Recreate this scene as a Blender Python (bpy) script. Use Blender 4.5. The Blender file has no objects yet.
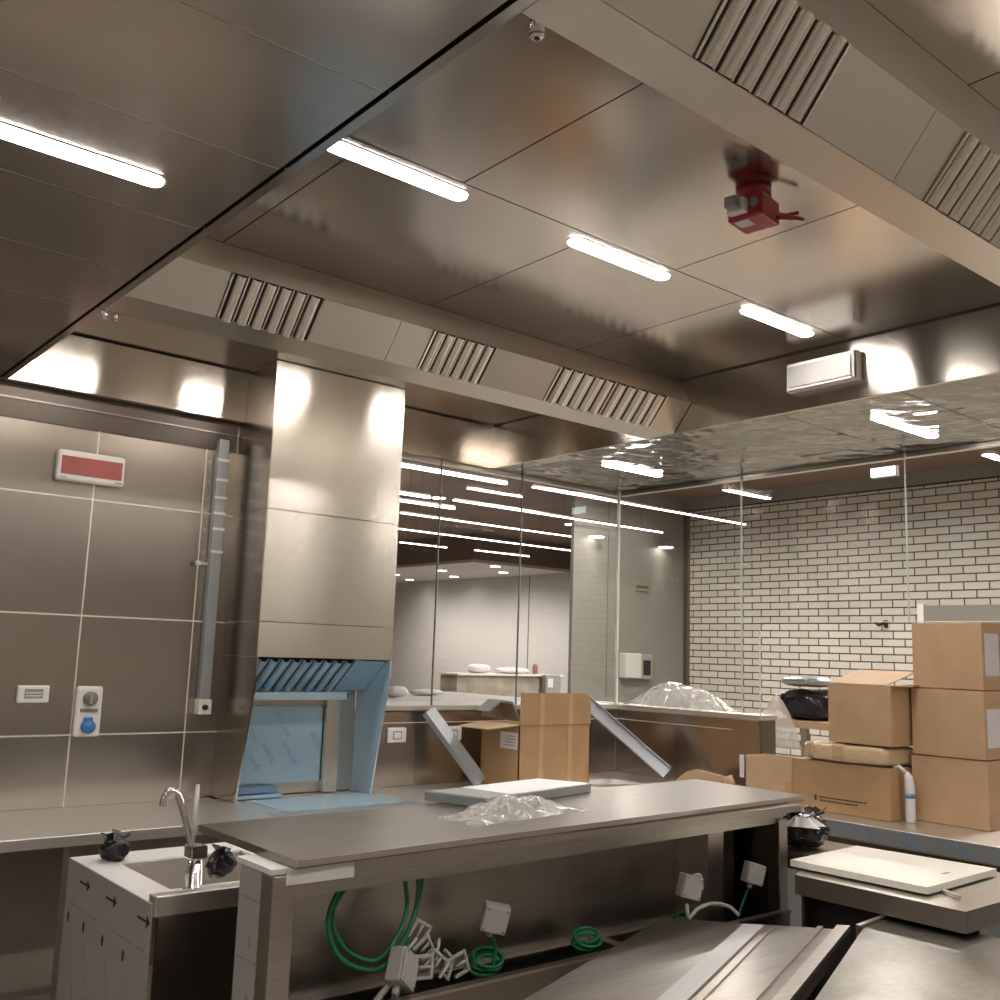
import bpy, bmesh, math, random
from mathutils import Vector, Matrix, Euler, noise

SC = bpy.context.scene
COL = SC.collection
R = math.radians

# ------------------------------------------------------------------ camera
cam_d = bpy.data.cameras.new('camera')
cam = bpy.data.objects.new('camera', cam_d)
COL.objects.link(cam)
YAW, PITCH, ROLL = R(50.414), R(8.816), R(1.920)
fw = Vector((math.cos(YAW) * math.cos(PITCH), math.sin(YAW) * math.cos(PITCH), math.sin(PITCH)))
rt = fw.cross(Vector((0, 0, 1))).normalized()
up = rt.cross(fw)
r2 = rt * math.cos(ROLL) + up * math.sin(ROLL)
u2 = up * math.cos(ROLL) - rt * math.sin(ROLL)
m = Matrix((r2, u2, -fw)).transposed().to_4x4()
m.translation = (0, 0, 1.55)
cam.matrix_world = m
cam_d.sensor_width = 36
cam_d.lens = 36 * 996.5 / 1000
cam_d.clip_start = 0.02
SC.camera = cam

# ------------------------------------------------------------------ world, exposure
w = bpy.data.worlds.new('world')
SC.world = w
w.use_nodes = True
w.node_tree.nodes['Background'].inputs[0].default_value = (0.9, 0.85, 0.8, 1)
w.node_tree.nodes['Background'].inputs[1].default_value = 0.05
SC.view_settings.view_transform = 'Standard'
SC.view_settings.look = 'None'
SC.view_settings.gamma = 1
SC.view_settings.use_curve_mapping = False
SC.view_settings.exposure = 0.06
LAMP = 75.0

# ------------------------------------------------------------------ materials
def nt(name):
    mt = bpy.data.materials.new(name)
    mt.use_nodes = True
    return mt, mt.node_tree, mt.node_tree.nodes['Principled BSDF']

def nd(t, kind, **kw):
    n = t.nodes.new(kind)
    for k, v in kw.items():
        setattr(n, k, v)
    return n

def plain(name, col, rough=0.5, metal=0.0, spec=0.5, trans=0.0, bump=0.0, bscale=30, var=0.0, vscale=4.0):
    mt, t, p = nt(name)
    p.inputs['Base Color'].default_value = (*col, 1)
    p.inputs['Roughness'].default_value = rough
    p.inputs['Metallic'].default_value = metal
    p.inputs['Specular IOR Level'].default_value = spec
    if trans:
        p.inputs['Transmission Weight'].default_value = trans
    co = nd(t, 'ShaderNodeTexCoord')
    if bump:
        n = nd(t, 'ShaderNodeTexNoise')
        n.inputs['Scale'].default_value = bscale
        n.inputs['Detail'].default_value = 4
        t.links.new(co.outputs['Object'], n.inputs['Vector'])
        b = nd(t, 'ShaderNodeBump')
        b.inputs['Strength'].default_value = bump
        b.inputs['Distance'].default_value = 0.01
        t.links.new(n.outputs['Fac'], b.inputs['Height'])
        t.links.new(b.outputs['Normal'], p.inputs['Normal'])
    if var:
        n = nd(t, 'ShaderNodeTexNoise')
        n.inputs['Scale'].default_value = vscale
        n.inputs['Detail'].default_value = 5
        t.links.new(co.outputs['Object'], n.inputs['Vector'])
        cr = nd(t, 'ShaderNodeValToRGB')
        cr.color_ramp.elements[0].position = 0.3
        cr.color_ramp.elements[1].position = 0.7
        cr.color_ramp.elements[0].color = (*[c * (1 - var) for c in col], 1)
        cr.color_ramp.elements[1].color = (*[min(1, c * (1 + var)) for c in col], 1)
        t.links.new(n.outputs['Fac'], cr.inputs['Fac'])
        t.links.new(cr.outputs['Color'], p.inputs['Base Color'])
    return mt

def steel(name, col=(0.56, 0.49, 0.42), rough=0.25, aniso=0.0, tangent=(0, 0, 1), grain=(1, 1, 60), gb=0.02,
          warp=0.0, wscale=2.0, smudge=0.06):
    """brushed stainless: fine stretched grain, optional slow waviness of the sheet"""
    mt, t, p = nt(name)
    p.inputs['Metallic'].default_value = 1
    co = nd(t, 'ShaderNodeTexCoord')
    mp = nd(t, 'ShaderNodeMapping')
    mp.inputs['Scale'].default_value = grain
    t.links.new(co.outputs['Object'], mp.inputs['Vector'])
    n = nd(t, 'ShaderNodeTexNoise')
    n.inputs['Scale'].default_value = 12
    n.inputs['Detail'].default_value = 3
    t.links.new(mp.outputs['Vector'], n.inputs['Vector'])
    n2 = nd(t, 'ShaderNodeTexNoise')
    n2.inputs['Scale'].default_value = wscale
    n2.inputs['Detail'].default_value = 2
    t.links.new(co.outputs['Object'], n2.inputs['Vector'])
    p.inputs['Roughness'].default_value = rough
    mx = nd(t, 'ShaderNodeMix', data_type='RGBA')
    mx.inputs['A'].default_value = (*[c * (1 - smudge) for c in col], 1)
    mx.inputs['B'].default_value = (*[min(1, c * (1 + smudge)) for c in col], 1)
    t.links.new(n.outputs['Fac'], mx.inputs['Factor'])
    t.links.new(mx.outputs['Result'], p.inputs['Base Color'])
    last = None
    if warp:
        b2 = nd(t, 'ShaderNodeBump')
        b2.inputs['Strength'].default_value = 1.0
        b2.inputs['Distance'].default_value = warp
        t.links.new(n2.outputs['Fac'], b2.inputs['Height'])
        last = b2
    if gb:
        b = nd(t, 'ShaderNodeBump')
        b.inputs['Strength'].default_value = gb
        b.inputs['Distance'].default_value = 0.002
        t.links.new(n.outputs['Fac'], b.inputs['Height'])
        if last:
            t.links.new(last.outputs['Normal'], b.inputs['Normal'])
        last = b
    if last:
        t.links.new(last.outputs['Normal'], p.inputs['Normal'])
    if aniso:
        p.inputs['Anisotropic'].default_value = aniso
        tg = nd(t, 'ShaderNodeCombineXYZ')
        for i in range(3):
            tg.inputs[i].default_value = tangent[i]
        t.links.new(tg.outputs[0], p.inputs['Tangent'])
    return mt

def emit(name, col, s):
    mt = bpy.data.materials.new(name)
    mt.use_nodes = True
    t = mt.node_tree
    t.nodes.clear()
    e = nd(t, 'ShaderNodeEmission')
    e.inputs[0].default_value = (*col, 1)
    e.inputs[1].default_value = s
    o = nd(t, 'ShaderNodeOutputMaterial')
    t.links.new(e.outputs[0], o.inputs[0])
    return mt

def clear(name, tint=(0.93, 0.96, 0.94), ior=1.45, rough=0.0, white=0.0, bump=0.0, bscale=20, gain=1.0):
    """thin clear sheet: transparent with fresnel reflection and, for film, a little milky diffuse"""
    mt = bpy.data.materials.new(name)
    mt.use_nodes = True
    t = mt.node_tree
    t.nodes.clear()
    tr = nd(t, 'ShaderNodeBsdfTransparent')
    tr.inputs[0].default_value = (*tint, 1)
    gl = nd(t, 'ShaderNodeBsdfGlossy')
    gl.inputs['Roughness'].default_value = rough
    fr = nd(t, 'ShaderNodeFresnel')
    fr.inputs[0].default_value = ior
    mx = nd(t, 'ShaderNodeMixShader')
    geo = nd(t, 'ShaderNodeNewGeometry')
    bf = nd(t, 'ShaderNodeMath', operation='SUBTRACT')
    bf.inputs[0].default_value = 1.0
    t.links.new(geo.outputs['Backfacing'], bf.inputs[1])
    fm = nd(t, 'ShaderNodeMath', operation='MULTIPLY')
    t.links.new(fr.outputs[0], fm.inputs[0])
    t.links.new(bf.outputs[0], fm.inputs[1])
    fac = fm.outputs[0]
    if gain != 1.0:
        mm = nd(t, 'ShaderNodeMath', operation='MULTIPLY', use_clamp=True)
        mm.inputs[1].default_value = gain
        t.links.new(fac, mm.inputs[0])
        fac = mm.outputs[0]
    t.links.new(fac, mx.inputs[0])
    base = tr.outputs[0]
    if white:
        df = nd(t, 'ShaderNodeBsdfDiffuse')
        df.inputs[0].default_value = (0.8, 0.78, 0.74, 1)
        tl = nd(t, 'ShaderNodeBsdfTranslucent')
        tl.inputs[0].default_value = (0.8, 0.78, 0.74, 1)
        ma = nd(t, 'ShaderNodeMixShader')
        t.links.new(df.outputs[0], ma.inputs[1])
        t.links.new(tl.outputs[0], ma.inputs[2])
        mb = nd(t, 'ShaderNodeMixShader')
        mb.inputs[0].default_value = white
        t.links.new(base, mb.inputs[1])
        t.links.new(ma.outputs[0], mb.inputs[2])
        base = mb.outputs[0]
    if bump:
        co = nd(t, 'ShaderNodeTexCoord')
        n = nd(t, 'ShaderNodeTexNoise')
        n.inputs['Scale'].default_value = bscale
        n.inputs['Detail'].default_value = 3
        t.links.new(co.outputs['Object'], n.inputs['Vector'])
        b = nd(t, 'ShaderNodeBump')
        b.inputs['Strength'].default_value = bump
        b.inputs['Distance'].default_value = 0.01
        t.links.new(n.outputs['Fac'], b.inputs['Height'])
        t.links.new(b.outputs['Normal'], gl.inputs['Normal'])
        t.links.new(b.outputs['Normal'], fr.inputs['Normal'])
    t.links.new(base, mx.inputs[1])
    t.links.new(gl.outputs[0], mx.inputs[2])
    o = nd(t, 'ShaderNodeOutputMaterial')
    t.links.new(mx.outputs[0], o.inputs[0])
    return mt

def brick_mat():
    mt, t, p = nt('glazed_brick')
    co = nd(t, 'ShaderNodeTexCoord')
    sp = nd(t, 'ShaderNodeSeparateXYZ')
    cb = nd(t, 'ShaderNodeCombineXYZ')
    t.links.new(co.outputs['Object'], sp.inputs[0])
    t.links.new(sp.outputs['Y'], cb.inputs['X'])
    t.links.new(sp.outputs['Z'], cb.inputs['Y'])
    b = nd(t, 'ShaderNodeTexBrick')
    b.inputs['Color1'].default_value = (0.58, 0.54, 0.47, 1)
    b.inputs['Color2'].default_value = (0.51, 0.475, 0.405, 1)
    b.inputs['Mortar'].default_value = (0.06, 0.05, 0.04, 1)
    b.inputs['Scale'].default_value = 1.0
    b.inputs['Brick Width'].default_value = 0.262
    b.inputs['Row Height'].default_value = 0.0845
    b.inputs['Mortar Size'].default_value = 0.0075
    b.inputs['Mortar Smooth'].default_value = 0.1
    t.links.new(cb.outputs[0], b.inputs['Vector'])
    t.links.new(b.outputs['Color'], p.inputs['Base Color'])
    p.inputs['Roughness'].default_value = 0.35
    bp = nd(t, 'ShaderNodeBump', invert=True)
    bp.inputs['Strength'].default_value = 0.5
    bp.inputs['Distance'].default_value = 0.004
    t.links.new(b.outputs['Fac'], bp.inputs['Height'])
    t.links.new(bp.outputs['Normal'], p.inputs['Normal'])
    return mt

WARM = (0.55, 0.505, 0.465)
M = {}
M['ceil'] = steel('ceiling_steel', WARM, 0.18, grain=(40, 1, 1), warp=0.0006, wscale=1.6)
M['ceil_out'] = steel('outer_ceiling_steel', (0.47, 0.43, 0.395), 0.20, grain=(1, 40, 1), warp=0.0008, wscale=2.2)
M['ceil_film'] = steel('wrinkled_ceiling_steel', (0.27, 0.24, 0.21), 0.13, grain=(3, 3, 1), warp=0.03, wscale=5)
M['beam'] = steel('beam_steel', (0.66, 0.61, 0.545), 0.34, grain=(1, 40, 40))
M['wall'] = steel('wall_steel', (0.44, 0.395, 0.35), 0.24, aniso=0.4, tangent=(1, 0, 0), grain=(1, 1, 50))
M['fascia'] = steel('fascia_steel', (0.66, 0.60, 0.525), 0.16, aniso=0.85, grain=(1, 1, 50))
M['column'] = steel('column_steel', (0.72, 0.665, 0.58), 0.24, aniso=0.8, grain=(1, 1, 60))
M['counter'] = steel('counter_steel', (0.80, 0.76, 0.70), 0.42, grain=(2, 30, 30))
M['counter_x'] = steel('worktop_steel', (0.50, 0.455, 0.405), 0.33, grain=(0.6, 14, 14), smudge=0.22)
M['scuffed'] = steel('scuffed_steel', (0.31, 0.29, 0.255), 0.30, grain=(3, 5, 5), smudge=0.3, warp=0.003, wscale=9)
M['shelf_steel'] = steel('streaked_shelf_steel', (0.31, 0.275, 0.24), 0.30, grain=(0.4, 9, 9), smudge=0.4)
M['shade_strip'] = plain('bulkhead_shade', (0.10, 0.08, 0.065), 0.35, 0.6)  # brown band paints the shade line under the bulkhead
M['dark_steel'] = steel('dark_steel', (0.30, 0.26, 0.22), 0.3, grain=(1, 1, 40))
M['baffle'] = steel('baffle_steel', (0.90, 0.86, 0.80), 0.2, grain=(60, 2, 2))
M['chrome'] = plain('chrome', (0.75, 0.73, 0.72), 0.12, 1.0)
M['seam_light'] = plain('seam_light', (0.72, 0.66, 0.56), 0.4, 0.4)
M['seam_dark'] = plain('seam_dark', (0.025, 0.02, 0.018), 0.7)
M['black'] = plain('black_gap', (0.012, 0.010, 0.010), 0.6)
M['lamp'] = emit('lamp_diffuser', (1.0, 0.955, 0.92), LAMP)
M['line_lamp'] = emit('line_lamp', (1.0, 0.93, 0.90), 11.0)
M['down'] = emit('downlight_face', (1.0, 0.94, 0.86), 14.0)
M['exit'] = emit('exit_sign_face', (0.75, 1.0, 0.95), 5.0)
M['white_plastic'] = plain('white_plastic', (0.78, 0.74, 0.68), 0.35)
M['grey_plastic'] = plain('grey_plastic', (0.30, 0.29, 0.27), 0.45)
M['box_plastic'] = plain('junction_plastic', (0.56, 0.55, 0.50), 0.5)
M['red_panel'] = plain('red_panel', (0.36, 0.10, 0.09), 0.35, var=0.15, vscale=9)
M['red'] = plain('red_paint', (0.36, 0.02, 0.025), 0.35)
M['blue_plastic'] = plain('blue_plastic', (0.05, 0.20, 0.48), 0.4)
M['clear_lid'] = plain('smoked_lid', (0.22, 0.22, 0.18), 0.15)
M['film_blue'] = plain('blue_film', (0.46, 0.62, 0.72), 0.22, 0.35, bump=0.05, bscale=6)
M['film_ink'] = plain('film_ink', (0.16, 0.27, 0.40), 0.5)
M['film_white'] = plain('white_film', (0.80, 0.76, 0.73), 0.4, 0.0, bump=0.25, bscale=14)
M['film_grey'] = plain('grey_film', (0.40, 0.42, 0.43), 0.3, 0.5, bump=0.1, bscale=9)
M['ink'] = plain('black_ink', (0.03, 0.025, 0.03), 0.5)
M['card'] = plain('cardboard', (0.50, 0.325, 0.185), 0.8, var=0.08, vscale=7, bump=0.03, bscale=40)
M['card2'] = plain('cardboard_pale', (0.56, 0.39, 0.24), 0.8, var=0.08, vscale=5, bump=0.03, bscale=40)
M['card_dark'] = plain('cardboard_brown', (0.43, 0.265, 0.13), 0.8, var=0.08, vscale=7)
M['tape'] = plain('brown_tape', (0.56, 0.36, 0.19), 0.25)
M['paper'] = plain('paper_label', (0.72, 0.69, 0.68), 0.6)
M['board'] = plain('white_board', (0.86, 0.82, 0.72), 0.35)
M['bag_black'] = plain('black_bag', (0.015, 0.014, 0.016), 0.22, bump=0.6, bscale=25)
M['white_sheet'] = plain('white_sheet', (0.88, 0.86, 0.84), 0.5)
M['plastic'] = clear('clear_film', (0.98, 0.97, 0.96), 1.45, 0.12, 0.42, 0.8, 22, gain=2.2)
M['lens'] = plain('milky_lens', (0.40, 0.38, 0.35), 0.3)
M['film_side'] = plain('shaded_white_film', (0.43, 0.405, 0.39), 0.4, 0.2, bump=0.2, bscale=14)  # white film over steel, darkened for the shade on side faces
M['bubble'] = plain('bubble_wrap', (0.62, 0.46, 0.28), 0.2, bump=0.8, bscale=60)
M['green'] = plain('green_cable', (0.02, 0.22, 0.09), 0.4)
M['conduit'] = plain('white_conduit', (0.62, 0.60, 0.55), 0.4)
M['glass'] = clear('glass', (0.98, 0.988, 0.982), 1.5, 0.0, gain=1.8)
M['glass_edge'] = plain('glass_edge', (0.62, 0.66, 0.62), 0.15)
M['brick'] = brick_mat()
M['grey_wall'] = plain('grey_cladding', (0.23, 0.215, 0.185), 0.5, var=0.06, vscale=1.0)
M['white_wall'] = plain('white_wall', (0.60, 0.56, 0.53), 0.7)
M['brown'] = plain('brown_ceiling', (0.20, 0.13, 0.095), 0.7)
M['beige'] = plain('beige_paint', (0.66, 0.61, 0.54), 0.8)
M['floor'] = plain('floor_tile', (0.42, 0.38, 0.33), 0.45, var=0.1, vscale=3)
M['marble'] = plain('stone_front', (0.34, 0.30, 0.24), 0.4, var=0.35, vscale=6)

# ------------------------------------------------------------------ mesh helpers
class MB:
    def __init__(s):
        s.v, s.f, s.mi, s.sm, s.mats = [], [], [], [], []
    def mat(s, k):
        if k not in s.mats:
            s.mats.append(k)
        return s.mats.index(k)
    def add(s, vs, fs, k, smooth=False, M4=None):
        o = len(s.v)
        for q in vs:
            q = Vector(q)
            s.v.append(M4 @ q if M4 else q)
        i = s.mat(k)
        for f in fs:
            s.f.append([a + o for a in f]); s.mi.append(i); s.sm.append(smooth)
        return s
    def box(s, x0, x1, y0, y1, z0, z1, k, bev=0.0, M4=None):
        if x0 > x1: x0, x1 = x1, x0
        if y0 > y1: y0, y1 = y1, y0
        if z0 > z1: z0, z1 = z1, z0
        if bev <= 0:
            vs = [(x, y, z) for x in (x0, x1) for y in (y0, y1) for z in (z0, z1)]
            fs = [(0, 1, 3, 2), (4, 6, 7, 5), (0, 4, 5, 1), (2, 3, 7, 6), (0, 2, 6, 4), (1, 5, 7, 3)]
            return s.add(vs, fs, k, False, M4)
        bm = bmesh.new()
        bmesh.ops.create_cube(bm, size=1)
        for q in bm.verts:
            q.co = Vector(((x0 + x1) / 2 + q.co.x * (x1 - x0), (y0 + y1) / 2 + q.co.y * (y1 - y0), (z0 + z1) / 2 + q.co.z * (z1 - z0)))
        bmesh.ops.bevel(bm, geom=bm.edges[:], offset=min(bev, 0.45 * min(x1 - x0, y1 - y0, z1 - z0)), segments=2, affect='EDGES', profile=0.5)
        bm.verts.index_update()
        s.add([q.co.copy() for q in bm.verts], [[a.index for a in f.verts] for f in bm.faces], k, False, M4)
        bm.free()
        return s
    def prism(s, pts, axis, a, b, k, M4=None):
        """polygon pts (2D) extruded along axis from a to b"""
        def mk(p, t):
            if axis == 'x': return (t, p[0], p[1])
            if axis == 'y': return (p[0], t, p[1])
            return (p[0], p[1], t)
        n = len(pts)
        vs = [mk(p, a) for p in pts] + [mk(p, b) for p in pts]
        fs = [list(range(n))[::-1], list(range(n, 2 * n))]
        for i in range(n):
            j = (i + 1) % n
            fs.append([i, j, j + n, i + n])
        return s.add(vs, fs, k, False, M4)
    def tube(s, pts, r, k, n=10, closed=False, cap=True):
        pts = [Vector(p) for p in pts]
        vs, fs = [], []
        N = len(pts)
        prev = None
        for i, p in enumerate(pts):
            if closed:
                d = pts[(i + 1) % N] - pts[i - 1]
            else:
                d = pts[min(i + 1, N - 1)] - pts[max(i - 1, 0)]
            d.normalize()
            if prev is None:
                a = d.orthogonal().normalized()
            else:
                a = (prev - d * prev.dot(d)).normalized()
            prev = a
            b = d.cross(a)
            rr = r[i] if isinstance(r, (list, tuple)) else r
            for j in range(n):
                t = 2 * math.pi * j / n
                vs.append(p + a * math.cos(t) * rr + b * math.sin(t) * rr)
        for i in range(N if closed else N - 1):
            for j in range(n):
                i2 = (i + 1) % N
                fs.append([i * n + j, i * n + (j + 1) % n, i2 * n + (j + 1) % n, i2 * n + j])
        if cap and not closed:
            fs.append(list(range(n))[::-1])
            fs.append([(N - 1) * n + j for j in range(n)])
        return s.add(vs, fs, k, True)
    def poly(s, vs, k):
        return s.add(vs, [list(range(len(vs)))], k)

def catmull(pts, n=8, closed=False):
    P = [Vector(p) for p in pts]
    out = []
    N = len(P)
    for i in range(N if closed else N - 1):
        if closed:
            a, b, c, d = P[i - 1], P[i], P[(i + 1) % N], P[(i + 2) % N]
        else:
            a, b, c, d = P[max(i - 1, 0)], P[i], P[i + 1], P[min(i + 2, N - 1)]
        for j in range(n):
            t = j / n
            out.append(0.5 * ((2 * b) + (c - a) * t + (2 * a - 5 * b + 4 * c - d) * t * t + (3 * b - a - 3 * c + d) * t ** 3))
    if not closed:
        out.append(P[-1])
    return out

def worldm(o):
    mm = Matrix.Identity(4)
    while o is not None:
        mm = Matrix.LocRotScale(o.location, o.rotation_euler, None) @ mm
        o = o.parent
    return mm

def link(name, mb, parent=None, local=False, origin=None):
    me = bpy.data.meshes.new(name)
    vs = [Vector(v) for v in mb.v]
    o = bpy.data.objects.new(name, me)
    if parent is not None:
        o.parent = parent
        if not local:
            iv = worldm(parent).inverted()
            vs = [iv @ v for v in vs]
    elif origin is not None:
        o.location = origin
        vs = [v - Vector(origin) for v in vs]
    me.from_pydata([tuple(v) for v in vs], [], mb.f)
    for k in mb.mats:
        me.materials.append(M[k])
    for i, p in enumerate(me.polygons):
        p.material_index = mb.mi[i]
        p.use_smooth = mb.sm[i]
    bm = bmesh.new(); bm.from_mesh(me)
    bmesh.ops.recalc_face_normals(bm, faces=bm.faces)
    bm.to_mesh(me); bm.free()
    COL.objects.link(o)
    return o

def thing(name, label, cat, loc=(0, 0, 0), rz=0.0, group=None):
    o = bpy.data.objects.new(name, None)
    o.empty_display_size = 0.05
    COL.objects.link(o)
    o.location = loc
    o.rotation_euler = (0, 0, rz)
    o['label'] = label; o['category'] = cat
    if group: o['group'] = group
    return o

def tag(o, label, cat, group=None, kind=None):
    o['label'] = label; o['category'] = cat
    if group: o['group'] = group
    if kind: o['kind'] = kind
    return o

def struct(name, mb, label=None):
    o = link(name, mb)
    o['kind'] = 'structure'
    if label:
        o['label'] = label
    return o

def child_label(o, s):
    o['label'] = s
    return o

# ================================================================== STRUCTURE
ZH, ZC = 2.55, 2.786         # hanging frame level, recessed ceiling level
X0, X1 = 0.89, 3.36          # long recess in x
YF, YW = 4.14, 4.20          # steel bulkhead face, steel wall face
XG, YG = 4.38, 4.16          # glass planes

struct('floor', MB().box(-3.2, 30, -3.2, 30, -0.05, 0, 'floor'), 'tiled floor')
# walls behind and beside the camera, painted, close the room
struct('wall_near', MB().box(-3.2, 4.6, -3.2, -3.1, 0, ZC + .1, 'beige'), 'painted wall on the near side')
struct('wall_west', MB().box(-3.2, -3.1, -3.1, 4.3, 0, ZC + .1, 'beige'), 'painted wall at the far left')

# left low ceiling: steel panels with seams
b = MB()
ys = [-3.1, -1.8, -0.56, -0.16, 0.24, 0.64, 1.04, 1.442, 1.842, 2.26, 2.664, 3.0, 3.06, 3.45, YW]
for i in range(len(ys) - 1):
    b.box(-3.1, X0 - .006, ys[i] + .002, ys[i + 1] - .002, ZH, ZH + .02, 'ceil_out')
    if i:
        b.box(-3.1, X0 - .006, ys[i] - .002, ys[i] + .002, ZH + .001, ZH + .02, 'seam_light')
b.box(-3.1, X0 - .01, -3.1, YW, ZH + .03, ZH + .05, 'seam_dark')
struct('ceiling_left', b, 'low brushed steel ceiling on the left')
# recess side wall behind the left frame
struct('trim_1', MB().box(X0 + .002, X0 + .024, -3.1, YF, ZH - .004, ZC, 'ceil_out').box(X0 - .006, X0 + .0015, -3.1, YF, ZH + .012, ZH + .1, 'seam_dark'),
       'steel edge frame of the ceiling recess')

# recessed ceiling panels
b = MB()
def panel(x0, x1, y0, y1, k='ceil', z=ZC):
    g = .0022
    b.box(x0 + g, x1 - g, y0 + g, y1 - g, z, z + .012, k)
panel(X0, X1, -3.1, -1.2); panel(X0, X1, -1.2, -.2); panel(X0, 2.0, -.2, 1.10); panel(2.0, X1, -.2, 1.10)
for a, c in ((X0 + .02, 1.49), (1.49, 2.35), (2.35, X1)):
    panel(a, c, 1.10, 2.0)
for a, c in ((X0 + .02, 1.19), (1.19, 1.985), (1.985, 2.72), (2.72, X1)):
    panel(a, c, 2.0, 2.84)
panel(X0 + .02, X1, 2.84, YF)
b.box(X0, X1, -3.1, YF + .1, ZC + .02, ZC + .04, 'seam_dark')
struct('ceiling_recess', b, 'recessed brushed steel ceiling above the island')

# end fascia of the recess
b = MB()
b.box(X1, X1 + .02, -3.1, YF, ZH, ZC, 'fascia')
b.box(X1 - .001, X1, -3.1, YF, ZC - .006, ZC, 'seam_dark')
struct('wall_end_fascia', b, 'vertical steel end fascia of the ceiling recess')
# bulkhead above the rear wall, face at YF
b = MB()
for a, c in ((-3.1, 0.6), (0.6, 1.913), (2.58, 3.20), (3.20, X1)):
    b.box(a + .001, c - .001, YF, YF + .02, ZH, ZC - .008, 'fascia')
struct('wall_bulkhead', b, 'vertical steel bulkhead above the rear wall')
struct('ceiling_undercut', MB().box(-3.1, 1.913, YF + .021, YW + .06, ZH - .002, ZH + .01, 'ceil_out')
       .box(-3.1, 1.905, YW - .008, YW - .002, 2.412, 2.546, 'shade_strip').box(-3.1, 1.905, YW - .014, YW - .008, 2.488, 2.494, 'dark_steel'), 'steel strip between bulkhead and wall, with a painted shade band')

# rear steel wall panels
b = MB()
xs = [-3.1, -1.55, -0.60, 0.35, 1.298, 1.768, 1.93]
zs = [0.0, 0.86, 1.178, 1.65, 2.125, ZH]
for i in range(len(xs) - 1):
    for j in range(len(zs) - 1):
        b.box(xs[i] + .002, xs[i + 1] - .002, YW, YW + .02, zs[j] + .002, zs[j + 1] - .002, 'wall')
for x in xs[1:-1]:
    b.box(x - .003, x + .003, YW - .0012, YW + .01, .9, 2.45, 'seam_light')
for z in zs[2:-1]:
    b.box(-3.1, 1.93, YW - .0015, YW + .01, z - .0032, z + .0032, 'seam_light')
b.box(-3.1, 4.4, YW + .02, YW + .05, 0, 1.2, 'dark_steel')
b.box(-3.1, 1.93, YW + .02, YW + .05, 1.2, ZC, 'dark_steel')
struct('wall_rear', b, 'brushed steel panelled rear wall')

# half walls under the glass
b = MB()
for a, c in ((2.585, 2.95), (2.95, 3.62), (3.62, XG)):
    b.box(a + .001, c - .001, YG, YG + .018, .88, 1.255, 'wall')
b.box(2.585, XG + .1, YG - .012, YG + .34, 1.262, 1.285, 'counter')
b.box(2.585, XG, YG - .004, YG, 1.20, 1.204, 'seam_light')
struct('wall_half_rear', b, 'low steel wall with ledge under the rear glass')
b = MB()
for a, c in ((3.148, 3.695), (3.695, YG)):
    b.box(XG, XG + .10, a + .001, c - .001, 0, 1.255, 'wall')
b.box(XG - .012, XG + .14, 3.143, YG + .34, 1.262, 1.285, 'counter')
b.box(XG - .004, XG, 3.32, YG, 1.20, 1.204, 'seam_light')
b.box(XG - .006, XG + .11, 3.13, 3.147, .0, 1.262, 'dark_steel')
struct('wall_half_side', b, 'low steel wall with ledge under the side glass')

# outer ceiling right of the recess
b = MB()
for a, c in ((-3.1, 0.6), (0.6, 1.80), (1.80, 2.32), (2.32, 3.34), (3.34, 3.83), (3.83, YG + .02)):
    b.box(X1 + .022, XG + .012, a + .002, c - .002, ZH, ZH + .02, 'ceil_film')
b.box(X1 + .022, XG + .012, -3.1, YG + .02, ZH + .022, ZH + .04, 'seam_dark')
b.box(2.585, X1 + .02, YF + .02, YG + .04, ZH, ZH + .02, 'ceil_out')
struct('ceiling_right', b, 'polished wrinkled steel ceiling beside the glass')
struct('trim_2', MB().box(XG + .012, XG + .05, -3.1, YG + .04, ZH - .02, ZH + .3, 'beam').box(2.585, XG + .05, YG + .012, YG + .05, ZH - .02, ZH + .3, 'beam'),
       'steel head rail of the glazing')

# glazing
def pane(name, mb, lab):
    o = link(name, mb); o['kind'] = 'structure'; o['label'] = lab
    return o
pane('window_1', MB().box(2.585, 3.036, YG, YG + .010, 1.286, ZH, 'glass'), 'glass pane beside the hood column')
pane('window_2', MB().box(3.040, 3.60, YG, YG + .010, 1.286, ZH, 'glass'), 'middle glass pane of the rear glazing')
pane('window_3', MB().box(3.604, XG - .004, YG, YG + .010, 1.286, ZH, 'glass'), 'glass pane next to the glazing corner')
pane('window_4', MB().box(XG, XG + .010, 3.262, YG - .004, 1.286, ZH, 'glass'), 'glass pane on the side half wall')
pts = [(3.258, 1.286), (3.258, ZH), (-3.1, ZH), (-3.1, 1.762), (3.10, 1.762), (3.135, 1.745), (3.148, 1.70), (3.148, 1.286)]
pane('window_5', MB().prism(pts, 'x', XG, XG + .010, 'glass'), 'hanging glass pane over the serving opening')
b = MB()
for x in (3.038, 3.602):
    b.box(x - .002, x + .002, YG - .001, YG + .011, 1.286, ZH, 'grey_plastic')
b.box(XG - .006, XG + .010, YG - .006, YG + .010, 1.286, ZH, 'white_plastic')
b.box(XG - .001, XG + .011, 3.258, 3.262, 1.286, ZH, 'glass_edge')
b.box(XG - .001, XG + .011, -3.1, 3.11, 1.759, 1.763, 'glass_edge')
b.box(XG - .001, XG + .011, 3.146, 3.149, 1.286, 1.72, 'glass_edge')
b.box(XG - .0015, XG + .0115, 2.33, 2.3312, 1.762, ZH, 'glass_edge')
struct('trim_3', b, 'pale joints and edges of the glass panes')

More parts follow.
